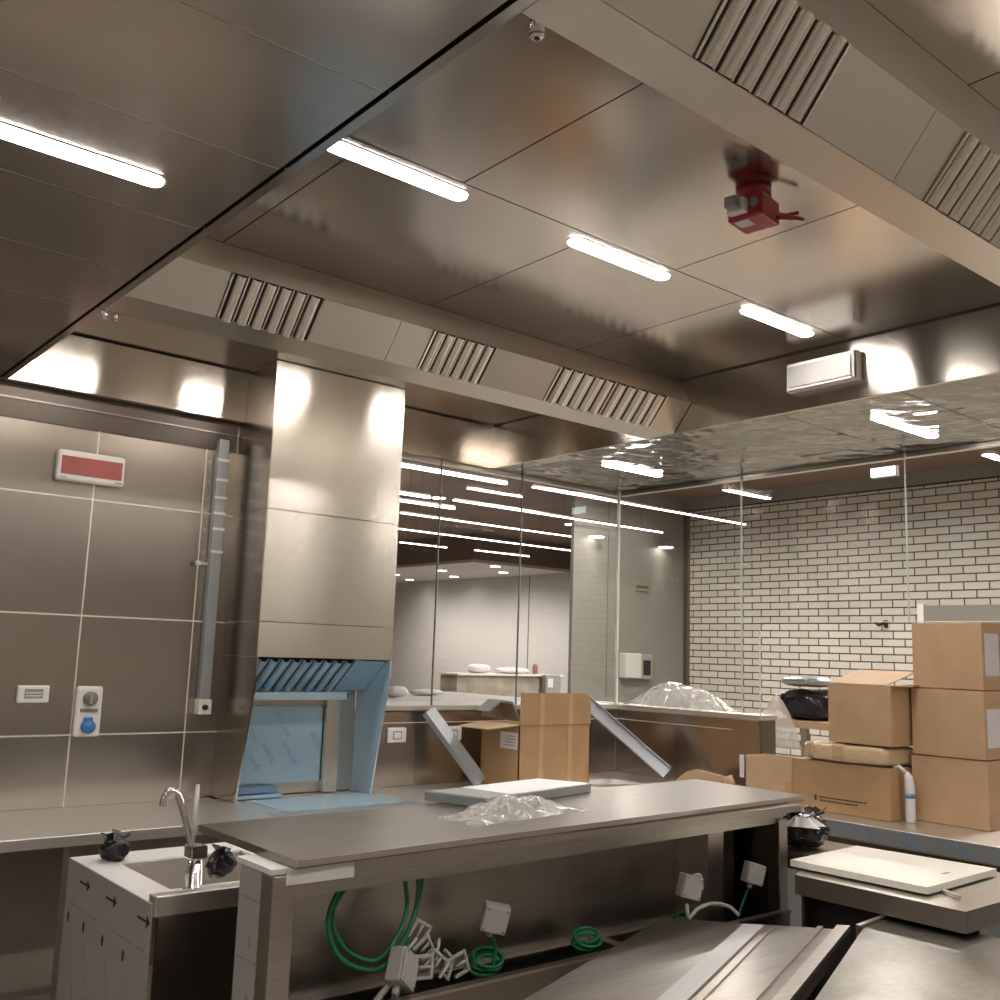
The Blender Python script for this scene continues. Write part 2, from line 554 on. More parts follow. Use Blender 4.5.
# ---- hall beyond the glass
XB, YB = 10.25, 8.51
ZR = 3.66
struct('wall_brick', MB().box(XB, XB + .1, -3.2, YB, 0, 3.50, 'brick'), 'white glazed brick wall with dark joints')
struct('trim_4', MB().box(XB - .03, XB + .1, -3.2, YB, 3.515, ZR, 'grey_wall').box(XB - .01, XB, -3.2, YB, 3.498, 3.515, 'black')
       .box(XB - .05, XB, YB - .07, YB, 0, 3.5, 'dark_steel'), 'grey band above the brick wall')
struct('wall_grey', MB().box(8.95, XB, YB, YB + .1, 0, ZR, 'grey_wall'), 'grey clad wall beside the brick wall')
struct('wall_pillar', MB().box(8.14, 8.86, 8.45, 8.50, 0, ZR, 'grey_wall').box(8.72, 8.724, 8.445, 8.45, 0, ZR, 'dark_steel'), 'grey clad pillar')
struct('ceiling_hall', MB().box(XG + .05, 30, -3.2, 30, ZR, ZR + .05, 'brown').box(-3.2, XG + .05, YG + .4, 30, ZR, ZR + .05, 'brown'),
       'dark brown ceiling of the hall')
struct('ceiling_soffit', MB().box(10.85, 15, 13.8, 24, 3.15, 3.2, 'white_wall').box(10.85, 10.9, 13.8, 24, 3.2, ZR, 'brown').box(10.85, 15, 13.78, 13.8, 3.2, ZR, 'brown'),
       'lower white ceiling deep in the hall')
struct('wall_white', MB().box(13.3, 13.4, 12.0, 24, 0, 3.15, 'white_wall').box(13.29, 13.30, 15.05, 15.07, 0, 3.15, 'grey_wall'), 'white wall deep in the hall')
struct('wall_far', MB().box(-3.2, 30, 24, 24.1, 0, ZR, 'white_wall'), 'far wall of the hall')
struct('wall_outer', MB().box(-3.2, -3.1, 4.3, 24, 0, ZR, 'beige').box(XG + .05, XB, -3.2, -3.1, 0, ZR, 'beige'), 'outer walls of the hall')

# ================================================================== LAMPS
def lamp(x0, x1, y, z, label, group):
    t = thing('ceiling_lamp', label, 'ceiling lamp', ((x0 + x1) / 2, y, z), 0, group)
    L = (x1 - x0) / 2
    r = .026
    def stad(rr, LL):
        o = []
        for i in range(9):
            a = -math.pi / 2 + math.pi * i / 8
            o.append((LL - rr + rr * math.cos(a), rr * math.sin(a)))
        for i in range(9):
            a = math.pi / 2 + math.pi * i / 8
            o.append((-LL + rr + rr * math.cos(a), rr * math.sin(a)))
        return o
    link('lamp_frame', MB().prism(stad(r + .006, L + .006), 'z', -.003, -.0005, 'beam'), t, True)
    link('diffuser', MB().prism(stad(r, L), 'z', -.0065, -.0032, 'lamp'), t, True)
    return t
G1 = 'flush lamps in the steel ceilings'
lamp(1.115, 1.545, 2.062, ZC, 'nearest of three glowing tube lamps in the recessed ceiling', G1)
lamp(1.945, 2.38, 2.062, ZC, 'middle of three glowing tube lamps in the recessed ceiling', G1)
lamp(2.79, 3.20, 2.062, ZC, 'farthest of three glowing tube lamps in the recessed ceiling, by the emergency light', G1)
lamp(.29, .725, 2.075, ZH, 'glowing tube lamp cut by the left edge, in the low left ceiling', G1)
lamp(3.655, 4.10, 3.585, ZH, 'tube lamp in the wrinkled ceiling beside the glass corner', G1)
lamp(3.645, 4.14, 2.06, ZH, 'tube lamp in the wrinkled ceiling below the emergency light', G1)
for i, (a, c) in enumerate(((.93, 1.44), (1.87, 2.26), (2.66, 3.06))):
    lamp(a, c, 3.48, ZC, 'lamp hidden above the far canopy beam, seen only as a reflection', 'lamps behind the far canopy beam')
for x in (1.115, 1.945, 2.79):
    lamp(x, x + .43, .15, ZC, 'lamp in the near ceiling bay behind the front beam', 'lamps in the near ceiling bay')
for x in (-2.2, -.95):  # lamps added out of view for ambient light
    lamp(x, x + .43, 2.075, ZH, 'added fill lamp in the low ceiling beyond the left edge', 'added fill lamps beyond the left edge')
for x in (-2.2, -.95, .29):  # unseen lamps added behind the camera as fill
    lamp(x, x + .43, .15, ZH, 'added fill lamp in the low ceiling behind the camera', 'added fill lamps behind the camera')
for x in (-.95, 1.5, 3.0):
    lamp(x, x + .43, -1.7, ZH if x < X0 else ZC, 'added fill lamp in the ceiling well behind the camera', 'added fill lamps behind the camera')
lamp(3.645, 4.14, .4, ZH, 'lamp in the wrinkled ceiling past the right edge', 'lamps past the right edge')

# line lamps of the hall
def line_lamp(x0, x1, y, z, label, r=.011):
    t = thing('line_lamp', label, 'pendant lamp', ((x0 + x1) / 2, y, z), 0, 'thin line lamps in the hall')
    L = (x1 - x0) / 2
    link('diffuser', MB().box(-L, L, -r, r, -r, .0, 'line_lamp'), t, True)
    link('housing', MB().box(-L, L, -r, r, .001, .02, 'beam'), t, True)
    for q in (-L * .8, L * .8):
        link('hanger', MB().tube([(q, 0, .02), (q, 0, ZR - z)], .003, 'grey_plastic', 6), t, True)
line_lamp(3.6, 5.90, 7.06, 3.15, 'thick white line lamp right of the hood column, nearest the glass', .024)
line_lamp(6.23, 9.55, 7.05, 3.15, 'long line lamp crossing the pillar and the brick wall')
line_lamp(3.6, 5.95, 8.35, 3.15, 'short bright line lamp close to the hood column, second row', .022)
line_lamp(6.25, 9.57, 8.33, 3.15, 'long line lamp in the second row, ending before the grey wall')
line_lamp(5.0, 6.6, 8.78, 3.15, 'short line lamp just under the second row', .02)
line_lamp(6.45, 9.34, 9.61, 3.15, 'line lamp in the third row, ending at the pillar')
line_lamp(7.3, 10.7, 10.9, 3.15, 'line lamp in the fourth row, ending at the pillar')
line_lamp(8.24, 9.1, 12.25, 3.15, 'short line lamp in the farthest row, left end')
line_lamp(9.57, 10.7, 12.15, 3.15, 'short line lamp in the farthest row, right end')

def downlight(x, y, z, label, e=260, grp='downlights of the white ceiling', spot=True, sz=1.9):
    t = thing('downlight', label, 'downlight', (x, y, z), 0, grp)
    n = 20
    link('trim_ring', MB().prism([(.11 * math.cos(2 * math.pi * i / n), .11 * math.sin(2 * math.pi * i / n)) for i in range(n)], 'z', -.006, -.0005, 'white_plastic'), t, True)
    link('lens', MB().prism([(.09 * math.cos(2 * math.pi * i / n), .09 * math.sin(2 * math.pi * i / n)) for i in range(n)], 'z', -.012, -.0065, 'down'), t, True)
    if spot:
        ld = bpy.data.lights.new('downlight_beam', 'SPOT')
        ld.energy = e; ld.spot_size = sz; ld.spot_blend = .7; ld.shadow_soft_size = .08; ld.color = (1, .95, .90)
        lo = bpy.data.objects.new('downlight_beam', ld)
        COL.objects.link(lo); lo.parent = t; lo.location = (0, 0, -.05)
places = ['left of the hood column gap, upper', 'left of the hood column gap, lower', 'middle pair, upper', 'middle pair, lower', 'right pair, upper', 'right pair, lower']
for (x, y), pl in zip(((11.75, 17.6), (12.75, 18.5), (11.65, 15.8), (12.7, 16.8), (11.6, 14.1), (12.55, 15.0)), places):
    downlight(x, y, 3.15, 'round downlight in the white far ceiling, ' + pl, 170 if x < 12 else 8, sz=3.0)
# brick wall washers and hall downlights added to light the hall (out of frame above the glass)
for i, y in enumerate((1.2, 2.8, 4.4, 6.0, 7.4)):
    downlight(XB - 2.4, y, ZR, 'added round downlight washing the brick wall', 200, 'added downlights along the brick wall', True, 3.0)
for x, y in ((6.0, 2.0), (6.0, 5.5), (8.0, 11.0), (11.0, 11.5), (5.5, 10.0)):
    downlight(x, y, ZR, 'added round downlight in the brown hall ceiling', 170, 'added downlights in the brown ceiling', True, 2.6)
for x, y, lab in ((8.42, 8.36, 'small downlight grazing the grey pillar'), (9.72, 8.40, 'small downlight grazing the grey wall')):
    downlight(x, y, 2.98, lab, 9, None, True, 1.1)

# ================================================================== CANOPY BEAMS
def baffle(y0, z0, y1, z1, x0, x1, n, k='baffle', gap='black'):
    """baffle filter between lower edge (y0,z0) and upper edge (y1,z1): rounded ridges running up the slope"""
    b = MB()
    d = Vector((0, y1 - y0, z1 - z0)); L = d.length; d.normalize()
    nrm = Vector((1, 0, 0)).cross(d)
    if nrm.y > 0: nrm = -nrm
    if abs(nrm.y) < 1e-6 and nrm.z > 0: nrm = -nrm
    p = (x1 - x0) / n
    o = Vector((0, y0, z0))
    # dark bed
    q = [o + Vector((x0, 0, 0)) - nrm * .004, o + Vector((x1, 0, 0)) - nrm * .004, o + d * L + Vector((x1, 0, 0)) - nrm * .004, o + d * L + Vector((x0, 0, 0)) - nrm * .004]
    back = [v - nrm * .012 for v in q]
    b.add(q + back, [(0, 1, 2, 3), (7, 6, 5, 4), (0, 4, 5, 1), (1, 5, 6, 2), (2, 6, 7, 3), (3, 7, 4, 0)], gap)
    for i in range(n):
        xc = x0 + p * (i + .5)
        r = p * .33
        vs, fs = [], []
        m_ = 11
        for e in (0.0, L):
            for j in range(m_):
                a = math.pi * j / (m_ - 1)
                vs.append(o + d * e + Vector((xc + r * math.cos(a), 0, 0)) + nrm * (r * 1.05 * math.sin(a) - .002))
        for j in range(m_ - 1):
            fs.append([j, j + 1, j + 1 + m_, j + m_])
        b.add(vs, fs, k, True)
        # small lip of the rear baffle in each gap
        if i < n - 1:
            xg = x0 + p * (i + 1)
            a0 = o + Vector((xg - p * .05, 0, 0)) - nrm * .002
            a1 = a0 + Vector((p * .1, 0, 0))
            b.add([a0, a1, a1 + d * L, a0 + d * L], [(0, 1, 2, 3)], k)
    # frame
    for xa, xb in ((x0 - .006, x0), (x1, x1 + .006)):
        vs = [o + Vector((xa, 0, 0)), o + Vector((xb, 0, 0)), o + d * L + Vector((xb, 0, 0)), o + d * L + Vector((xa, 0, 0))]
        vs = [v + nrm * .006 for v in vs] + [v - nrm * .01 for v in vs]
        b.add(vs, [(0, 1, 2, 3), (7, 6, 5, 4), (0, 4, 5, 1), (1, 5, 6, 2), (2, 6, 7, 3), (3, 7, 4, 0)], k)
    return b

def canopy(label, y0, ylow, ytop, xa, xb, banks, seams, yend, topz=2.672, ytoplip=None):
    """beam whose sloping side carries baffle filters; y0 outer edge, ylow inner edge of bottom, ytop top of filter"""
    t = thing('canopy_beam', label, 'extraction canopy', (xa, ylow, ZH))
    b = MB()
    ytl = ytoplip if ytoplip is not None else ytop
    b.prism([(ylow, ZH), (y0, ZH), (y0, ZC - .001), (ytl + .014, ZC - .001), (ytl, ZC - .001), (ytop, topz), (ytop + .012, topz + .002), (ylow + .012, ZH + .012)], 'x', xa, xb, 'beam')
    link('body', b, t)
    edges = []
    cur = xa + .002
    segs = []
    for (p, q, n) in banks:
        segs.append((cur, p - .008)); cur = q + .008
    segs.append((cur, xb - .002))
    pb = MB()
    d = Vector((0, ytop - ylow, topz - ZH)); L = d.length; d.normalize()
    nrm = Vector((0, -d.z, d.y))
    for (p, q) in segs:
        cuts = [p] + [s for s in seams if p < s < q] + [q]
        for i in range(len(cuts) - 1):
            a0 = cuts[i] + (.001 if i else 0); a1 = cuts[i + 1] - (.001 if i < len(cuts) - 2 else 0)
            o = Vector((0, ylow, ZH)) + d * .001
            vs = [o + Vector((a0, 0, 0)), o + Vector((a1, 0, 0)), o + d * (L - .002) + Vector((a1, 0, 0)), o + d * (L - .002) + Vector((a0, 0, 0))]
            vs = [v - nrm * -.001 for v in vs] + [v - nrm * .012 for v in vs]
            pb.add(vs, [(0, 1, 2, 3), (7, 6, 5, 4), (0, 4, 5, 1), (1, 5, 6, 2), (2, 6, 7, 3), (3, 7, 4, 0)], 'beam')
    link('blank_panel', pb, t)
    for (p, q, n) in banks:
        f = link('baffle_filter', baffle(ylow - .001, ZH + .002, ytop - .001, topz - .002, p, q, n), t)
    return t
A = canopy('long steel canopy beam with three baffle filter banks, beyond the recessed ceiling', 3.03, 2.862, 2.762, X0 + .03, X1 - .002,
           ((1.205, 1.512, 6), (1.965, 2.238, 6), (2.575, 2.875, 5), (2.885, 3.19, 5)), (1.82,), 0, topz=2.672, ytoplip=2.832)
Bm = canopy('wide steel canopy beam crossing the top right corner, close to the camera', 1.10, .995, .895, X0 + .03, X1 - .002,
            ((1.215, 1.522, 6), (1.985, 2.29, 6), (2.6, 2.9, 6)), (1.854,), 0, topz=2.672)

# ================================================================== HOOD COLUMN
t = thing('extractor_hood', 'tall steel hood column with blue filmed hood at its foot, on the rear counter', 'extractor hood', (2.246, 4.0, .9))
xa, xb, yc, yb = 1.913, 2.582, 3.861, 4.135
b = MB()
zz = [1.507, 1.655, 2.133, ZC - .002]
for i in range(3):
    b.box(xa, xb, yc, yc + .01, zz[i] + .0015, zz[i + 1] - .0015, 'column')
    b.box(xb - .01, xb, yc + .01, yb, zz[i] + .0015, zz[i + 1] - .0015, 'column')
b.box(xa + .012, xb - .012, yc + .012, yb, 1.66, ZC - .02, 'seam_dark')
link('duct_casing', b, t)
b = MB()
for z0_, z1_ in ((1.507, 1.655), (1.655, 2.133), (2.133, ZC - .002)):
    b.box(xa, xa + .008, yc + .0102, YW - .001, z0_ + .001, z1_ - .001, 'wall')
b.prism([(yc, 1.507), (YW - .001, 1.507), (YW - .001, .905), (3.975, .905), (yc, 1.43)], 'x', xa, xa + .008, 'wall')
link('side_panel', b, t)
b = MB()
b.prism([(yc, 1.507), (yb, 1.507), (yb, .905), (3.975, .905), (yc, 1.43)], 'x', xb - .008, xb, 'film_blue')
link('side_panel', b, t)
# inside
flt = link('baffle_filter', baffle(4.06, 1.368, 3.885, 1.50, 1.93, 2.40, 9, 'film_blue', 'seam_dark'), t)
child_label(flt, 'slatted filter behind blue film')
link('filter_blank', MB().prism([(3.885, 1.502), (4.10, 1.502), (4.10, 1.372), (4.06, 1.366)], 'x', 2.41, xb - .01, 'film_blue'), t)
link('grease_trough', MB().box(1.925, 2.42, 3.97, 4.06, 1.325, 1.358, 'film_blue', .004), t)
bp = MB().box(1.94, 2.395, 4.128, 4.138, .955, 1.29, 'film_blue')
random.seed(5)
def ink_run(b, x, z, y, n, ang, k='film_ink', s=1.0):
    for i in range(n):
        L = random.uniform(.008, .02) * s
        c, sn = math.cos(ang), math.sin(ang)
        for off in (-.004 * s, .004 * s):
            px, pz = x - sn * off, z + c * off
            q = [(px, pz), (px + c * L, pz + sn * L), (px + c * L - sn * .0022 * s, pz + sn * L + c * .0022 * s), (px - sn * .0022 * s, pz + c * .0022 * s)]
            b.prism(q, 'y', y - .0008, y, k)
        x += c * (L + .004); z += sn * (L + .004)
for x, z in ((1.985, 1.26), (2.155, 1.26), (2.02, 1.11), (2.20, 1.13), (2.34, 1.17), (2.10, 1.13)):
    ink_run(bp, x, z, 4.1275, 5, R(-56), s=1.5)
for x, z in ((2.09, 1.035), (2.27, 1.04)):
    bp.prism([(x - .006, z), (x, z - .008), (x + .006, z), (x, z + .008)], 'y', 4.1265, 4.1275, 'film_ink')
link('back_panel', bp, t)
link('inner_wall', MB().box(1.922, 2.573, 4.14, 4.158, .905, 1.50, 'beam').box(2.40, 2.47, 4.10, 4.139, .905, 1.36, 'column'), t)
link('spigot', MB().tube([(2.43, 4.02, 1.345), (2.43, 3.99, 1.345)], .018, 'chrome', 14), t)
link('base_slot', MB().box(1.93, 2.15, 4.06, 4.126, .925, .95, 'film_ink').box(1.93, 2.17, 4.05, 4.127, .905, .92, 'film_blue'), t)

# ================================================================== COUNTERS
# rear counter
t = thing('rear_counter', 'long steel worktop along the rear wall, left of and beyond the hood', 'counter', (1.0, 3.9, 0))
link('worktop', MB().box(-3.0, XG - .003, 3.60, YW - .002 - .045, .862, .90, 'counter', .003).box(-3.0, 1.9, YW - .048, YW - .003, .862, .90, 'counter'), t)
link('back_plate', MB().box(-3.0, 3.9, 4.08, 4.10, .10, .862, 'counter_x'), t)
link('under_shelf', MB().box(-3.0, 3.9, 3.66, 4.08, .38, .41, 'counter_x', .003), t)
link('film_sheet', child := MB().box(2.0, 2.62, 3.70, 4.05, .9003, .9018, 'film_blue').box(1.92, 2.62, 3.62, 3.70, .9003, .9015, 'film_grey'), t)
b = MB().box(1.16, 1.20, 3.64, 3.70, 0, .862, 'counter_x')
link('leg', b, t)
link('leg', MB().box(-1.6, -1.56, 3.64, 3.70, 0, .862, 'counter_x'), t)
link('leg', MB().box(3.86, 3.90, 3.64, 3.70, 0, .862, 'counter_x'), t)

# right counter under the hanging glass
t = thing('side_counter', 'steel counter with filmed front edge carrying the stacked cartons', 'counter', (4.3, 2.0, 0))
link('worktop', MB().box(3.945, 4.78, .2, 3.04, .858, .90, 'counter', .002).box(3.945, XG - .014, 3.042, 3.596, .862, .90, 'counter', .002), t)
fs = MB().box(3.941, 3.9445, .2, 3.03, .835, .898, 'film_grey')
for i in range(7):
    y = 2.35 - i * .2
    for dy in (0, .018):
        fs.prism([(y - dy, .893), (y - dy - .008, .893), (y - dy - .055, .84), (y - dy - .045, .84)], 'x', 3.9402, 3.941, 'film_ink')
link('edge_film', fs, t)
b = MB().box(3.99, 4.36, .2, 3.0, .0, .82, 'dark_steel')
link('carcass', b, t)
for i in range(5):
    y1 = 2.90 - i * .44
    dm = MB().box(3.962, 3.985, y1 - .40, y1, .25, .79, 'film_grey', .003)
    for k in range(2):
        yy = y1 - .08 - k * .16
        dm.prism([(yy, .78), (yy - .006, .78), (yy - .046, .72), (yy - .036, .72)], 'x', 3.9612, 3.962, 'film_ink')
    link('door', dm, t)

# table with board
t = thing('worktable', 'steel table holding the white board, right of the island', 'table', (3.1, 1.9, 0))
link('tabletop', MB().prism([(2.82, 1.363), (3.46, 1.363), (3.46, 2.6), (3.19, 2.6), (3.14, 2.02), (2.82, 1.90)], 'z', .842, .90, 'counter_x'), t)
for x, ly in ((2.96, (1.44, 1.84)), (3.42, (1.42, 2.56))):
    for y in ly:
        link('leg', MB().box(x - .02, x + .02, y - .02, y + .02, 0, .841, 'counter_x'), t)
link('side_panel', MB().box(2.925, 2.935, 1.38, 1.92, .10, .841, 'seam_dark').prism([(2.84, 1.88), (3.12, 1.985), (3.12, 1.995), (2.84, 1.89)], 'z', .10, .841, 'seam_dark'), t)
brd = thing('cutting_board', 'large white plastic board lying on the steel table', 'board', (3.137, 1.748, .905), R(0))
b = MB().prism([(2.896, 1.967), (2.902, 1.512), (3.376, 1.526), (3.332, 1.990)], 'z', .906, .926, 'board')
link('slab', b, brd)
link('mark', MB().box(3.13, 3.17, 1.575, 1.585, .9262, .9268, 'grey_plastic'), brd)
tag(link('steel_rod', MB().tube([(2.95, 1.44, .909), (3.02, 1.56, .906)], .005, 'conduit', 8), origin=(2.98, 1.5, .904)), 'thin steel rod poking out from under the white board', 'rod')

# ================================================================== SINK UNIT
t = thing('sink_unit', 'steel sink unit with white filmed side, on the left before the island', 'sink', (1.35, 2.9, 0))
b = MB()
sx0, sx1, sy0, sy1 = 1.037, 2.1, 2.58, 3.24
bx0, bx1, by0, by1 = 1.13, 1.52, 2.70, 3.09
b.box(sx0, sx1, by1, sy1, .86, .90, 'film_white').box(sx0, sx1, sy0 + .03, by0, .86, .90, 'film_white').box(sx0, bx0, by0, by1, .86, .90, 'film_white').box(bx1, sx1, by0, by1, .86, .90, 'film_white')
link('top', b, t)
link('basin', MB().box(bx0, bx0 + .008, by0, by1, .70, .897, 'counter').box(bx1 - .008, bx1, by0, by1, .70, .897, 'counter').box(bx0, bx1, by0, by0 + .008, .70, .897, 'counter')
     .box(bx0, bx1, by1 - .008, by1, .70, .897, 'counter').box(bx0, bx1, by0, by1, .69, .70, 'counter'), t)
link('front_upstand', MB().box(sx0 + .002, sx1, sy0 - .02, sy0 + .03, .868, .918, 'counter', .003), t)
link('front_panel', MB().box(sx0 + .02, sx1, sy0, sy0 + .01, .05, .868, 'wall'), t)
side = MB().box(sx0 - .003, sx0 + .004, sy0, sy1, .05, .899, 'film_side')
def sidepoly(p, k='ink'):
    side.prism(p, 'x', sx0 - .0042, sx0 - .003, k)
for y in (3.12, 2.90, 2.66):            # printed arrows
    z = .853
    sidepoly([(y, z + .003), (y, z - .003), (y - .07, z - .003), (y - .07, z + .003)])
    sidepoly([(y - .062, z + .016), (y - .085, z), (y - .062, z - .016)])
for i in range(9):
    y = 3.20 - i * .068
    sidepoly([(y, .783), (y, .779), (y - .05, .779), (y - .05, .783)], 'grey_plastic')
for i, y in enumerate((3.20, 3.06, 2.90, 2.74)):
    sidepoly([(y, .755), (y - .010, .745), (y - .006, .725), (y + .004, .725), (y + .006, .745)])
    for k in range(5):
        zz0 = .70 - k * .12; y0_ = y - .03 - k * .05
        sidepoly([(y0_, zz0), (y0_ - .007, zz0), (y0_ - .042, zz0 - .085), (y0_ - .035, zz0 - .085)], 'grey_plastic')
link('side_film', side, t)
# faucet
t = thing('faucet', 'chrome sink faucet with hooked spout and upright lever', 'faucet', (1.21, 2.66, .90))
link('body', MB().tube([(1.21, 2.665, .90), (1.21, 2.665, .908), (1.21, 2.665, .91), (1.21, 2.665, .985)], [.027, .027, .021, .020], 'chrome', 16)
     .box(1.186, 1.234, 2.64, 2.69, .985, 1.02, 'chrome', .005), t)
sp = catmull([(1.205, 2.672, 1.01), (1.19, 2.68, 1.06), (1.172, 2.69, 1.12), (1.160, 2.70, 1.152), (1.140, 2.705, 1.158), (1.128, 2.705, 1.14), (1.125, 2.705, 1.12)], 6)
link('spout', MB().tube(sp, .0095, 'chrome', 12), t)
link('lever', MB().tube([(1.19, 2.645, 1.02), (1.19, 2.64, 1.18)], .0055, 'conduit', 10), t)
link('hose', MB().tube([(1.19, 2.655, .91), (1.184, 2.65, .96), (1.195, 2.65, .99)], .006, 'chrome', 8), t)

t.location = (1.172, 2.64, .90)

# ================================================================== ISLAND
t = thing('island_counter', 'long steel pass island with raised shelf and open recess, centre foreground', 'kitchen island', (2.1, 2.3, 0))
link('top_shelf', MB().prism([(1.13, 2.02), (3.20, 2.112), (3.21, 2.61), (1.13, 2.545)], 'z', 1.072, 1.09, 'shelf_steel').prism([(1.13, 2.0185), (3.20, 2.1105), (3.20, 2.112), (1.13, 2.02)], 'z', 1.076, 1.090, 'beam'), t)  # paler strip along the front edge paints its highlight
link('apron', MB().prism([(1.13, 2.045), (3.09, 2.125), (3.09, 2.14), (1.13, 2.06)], 'z', 1.005, 1.066, 'counter_x'), t)
link('shelf_frame', MB().box(1.20, 3.10, 2.06, 2.32, 1.05, 1.071, 'counter_x').box(1.6, 3.05, 2.32, 2.50, 1.06, 1.071, 'counter_x'), t)
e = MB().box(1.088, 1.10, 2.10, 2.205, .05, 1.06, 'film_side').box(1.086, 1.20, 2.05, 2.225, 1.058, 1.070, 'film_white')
for z in (.99, .86, .73):
    e.box(1.0870, 1.088, 2.10, 2.20, z, z + .004, 'grey_plastic')
for z in (.90, .78):
    e.box(1.0870, 1.088, 2.13, 2.14, z - .012, z + .012, 'grey_plastic')
e.box(1.12, 1.29, 2.041, 2.045, 1.035, 1.068, 'film_white')
child_label(link('end_film', e, t), 'white protective film over the end')
link('front_post', MB().box(1.088, 1.145, 2.045, 2.10, .05, 1.056, 'counter_x', .003), t)
link('right_post', MB().box(3.045, 3.092, 2.11, 2.16, .05, 1.02, 'counter_x', .003), t)
link('back_panel', MB().box(1.20, 2.72, 2.30, 2.31, .05, 1.05, 'counter_x'), t)
link('inner_box', MB().box(2.72, 2.80, 2.16, 2.34, .55, 1.03, 'counter_x').box(2.82, 2.90, 2.30, 2.36, .55, 1.05, 'dark_steel').box(2.93, 3.04, 2.30, 2.36, .55, 1.05, 'dark_steel').box(3.10, 3.11, 2.17, 2.60, .30, 1.05, 'dark_steel')
     .box(2.72, 3.10, 2.37, 2.38, .30, 1.05, 'seam_dark'), t)
b = MB()
b.box(1.145, 3.05, 2.075, 2.09, .30, .728, 'dark_steel').box(1.145, 3.05, 2.068, 2.092, .722, .73, 'counter_x')
b.box(1.145, 3.05, 2.09, 2.30, .58, .59, 'black').box(1.145, 2.72, 2.262, 2.298, .69, .70, 'counter_x').box(2.28, 2.32, 2.09, 2.27, .70, .712, 'counter_x')
link('cable_trough', b, t)
link('base', MB().box(1.12, 3.08, 2.12, 2.298, .05, .50, 'dark_steel'), t)

# foreground loose tops
def slab_thing(name, label, pts, z, th, k, rim=None):
    c = sum((Vector((*p, 0)) for p in pts), Vector()) / len(pts)
    t = thing(name, label, 'steel top', (c.x, c.y, 0))
    link('top_plate', MB().prism(pts, 'z', z - th, z, k), t)
    return t, c
t, c = slab_thing('prep_table', 'angled steel table top with pale joint strip, bottom edge in front of island',
                  [(2.271, 1.966), (2.624, 1.593), (1.2, 1.035), (.86, 1.44)], .83, .03, 'shelf_steel')
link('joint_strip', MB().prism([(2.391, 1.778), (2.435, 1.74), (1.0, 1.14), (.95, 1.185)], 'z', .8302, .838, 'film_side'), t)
link('joint_groove', MB().prism([(2.44, 1.736), (2.455, 1.722), (1.02, 1.122), (1.005, 1.136)], 'z', .8302, .834, 'dark_steel'), t)
link('edge_rim', MB().prism([(2.624, 1.593), (2.60, 1.618), (1.17, 1.06), (1.2, 1.035)], 'z', .8303, .842, 'counter_x').prism([(2.575, 1.645), (2.565, 1.656), (1.13, 1.095), (1.14, 1.085)], 'z', .8303, .836, 'dark_steel'), t)
link('leg', MB().box(1.6, 1.64, 1.5, 1.54, 0, .80, 'counter_x'), t); link('leg', MB().box(2.3, 2.34, 1.72, 1.76, 0, .80, 'counter_x'), t)
link('leg', MB().box(1.2, 1.24, 1.2, 1.24, 0, .80, 'counter_x'), t); link('leg', MB().box(2.2, 2.24, 1.5, 1.54, 0, .80, 'counter_x'), t)
t, c = slab_thing('low_worktop', 'scuffed shiny steel worktop in the bottom right corner',
                  [(2.68, 1.585), (2.90, 1.607), (2.91, 1.20), (1.75, .60), (1.28, 1.015)], .83, .03, 'scuffed')
link('rim', MB().prism([(2.552, 1.156), (2.575, 1.13), (1.75, .66), (1.72, .69)], 'z', .8302, .84, 'film_grey'), t)
link('back_rim', MB().prism([(2.66, 1.585), (2.665, 1.60), (2.90, 1.622), (2.905, 1.607)], 'z', .80, .838, 'beam'), t)
link('leg', MB().box(2.7, 2.74, 1.45, 1.49, 0, .80, 'counter_x'), t); link('leg', MB().box(1.9, 1.94, .9, .94, 0, .80, 'counter_x'), t)
link('leg', MB().box(2.7, 2.74, 1.2, 1.24, 0, .80, 'counter_x'), t)

# ================================================================== CARTONS
def carton(name, label, x0, x1, y0, y1, z0, z1, k='card', tape=None, rz=0, extra=None):
    c = ((x0 + x1) / 2, (y0 + y1) / 2, z0)
    t = thing(name, label, 'cardboard box', c, rz)
    hx, hy, h = (x1 - x0) / 2, (y1 - y0) / 2, z1 - z0
    link('carton_body', MB().box(-hx, hx, -hy, hy, .001, h - .001, k, .003), t, True)
    return t, hx, hy, h
S = .33
t, hx, hy, h = carton('shipping_box', 'plain brown carton at the bottom of the right stack', 4.273, 4.66, 1.951, 2.281, .90, 1.18, 'card')
link('top_tape', MB().box(-hx, hx, -.024, .024, h - .001, h + .0005, 'tape'), t, True)
t, hx, hy, h = carton('shipping_box', 'plain brown carton in the middle of the right stack', 4.268, 4.65, 1.955, 2.272, 1.182, 1.466, 'card', rz=R(.5))
link('paper_label', MB().box(-hx + .02, -hx + .16, -hy - .0012, -hy - .0002, .05, .21, 'paper'), t, True)
link('top_tape', MB().box(-hx, hx, -.024, .024, h - .001, h + .0005, 'tape'), t, True)
link('side_tape', MB().box(-hx + .0, -hx + .30, -hy - .001, -hy - .0001, h - .06, h, 'tape'), t, True)
t, hx, hy, h = carton('shipping_box', 'plain brown carton on top of the right stack', 4.273, 4.66, 1.953, 2.262, 1.468, 1.752, 'card')
link('paper_label', MB().box(-hx + .02, -hx + .15, -hy - .0012, -hy - .0002, .06, .24, 'paper'), t, True)
link('side_tape', MB().box(-hx + .0, -hx + .30, -hy - .001, -hy - .0001, h - .05, h, 'tape'), t, True)
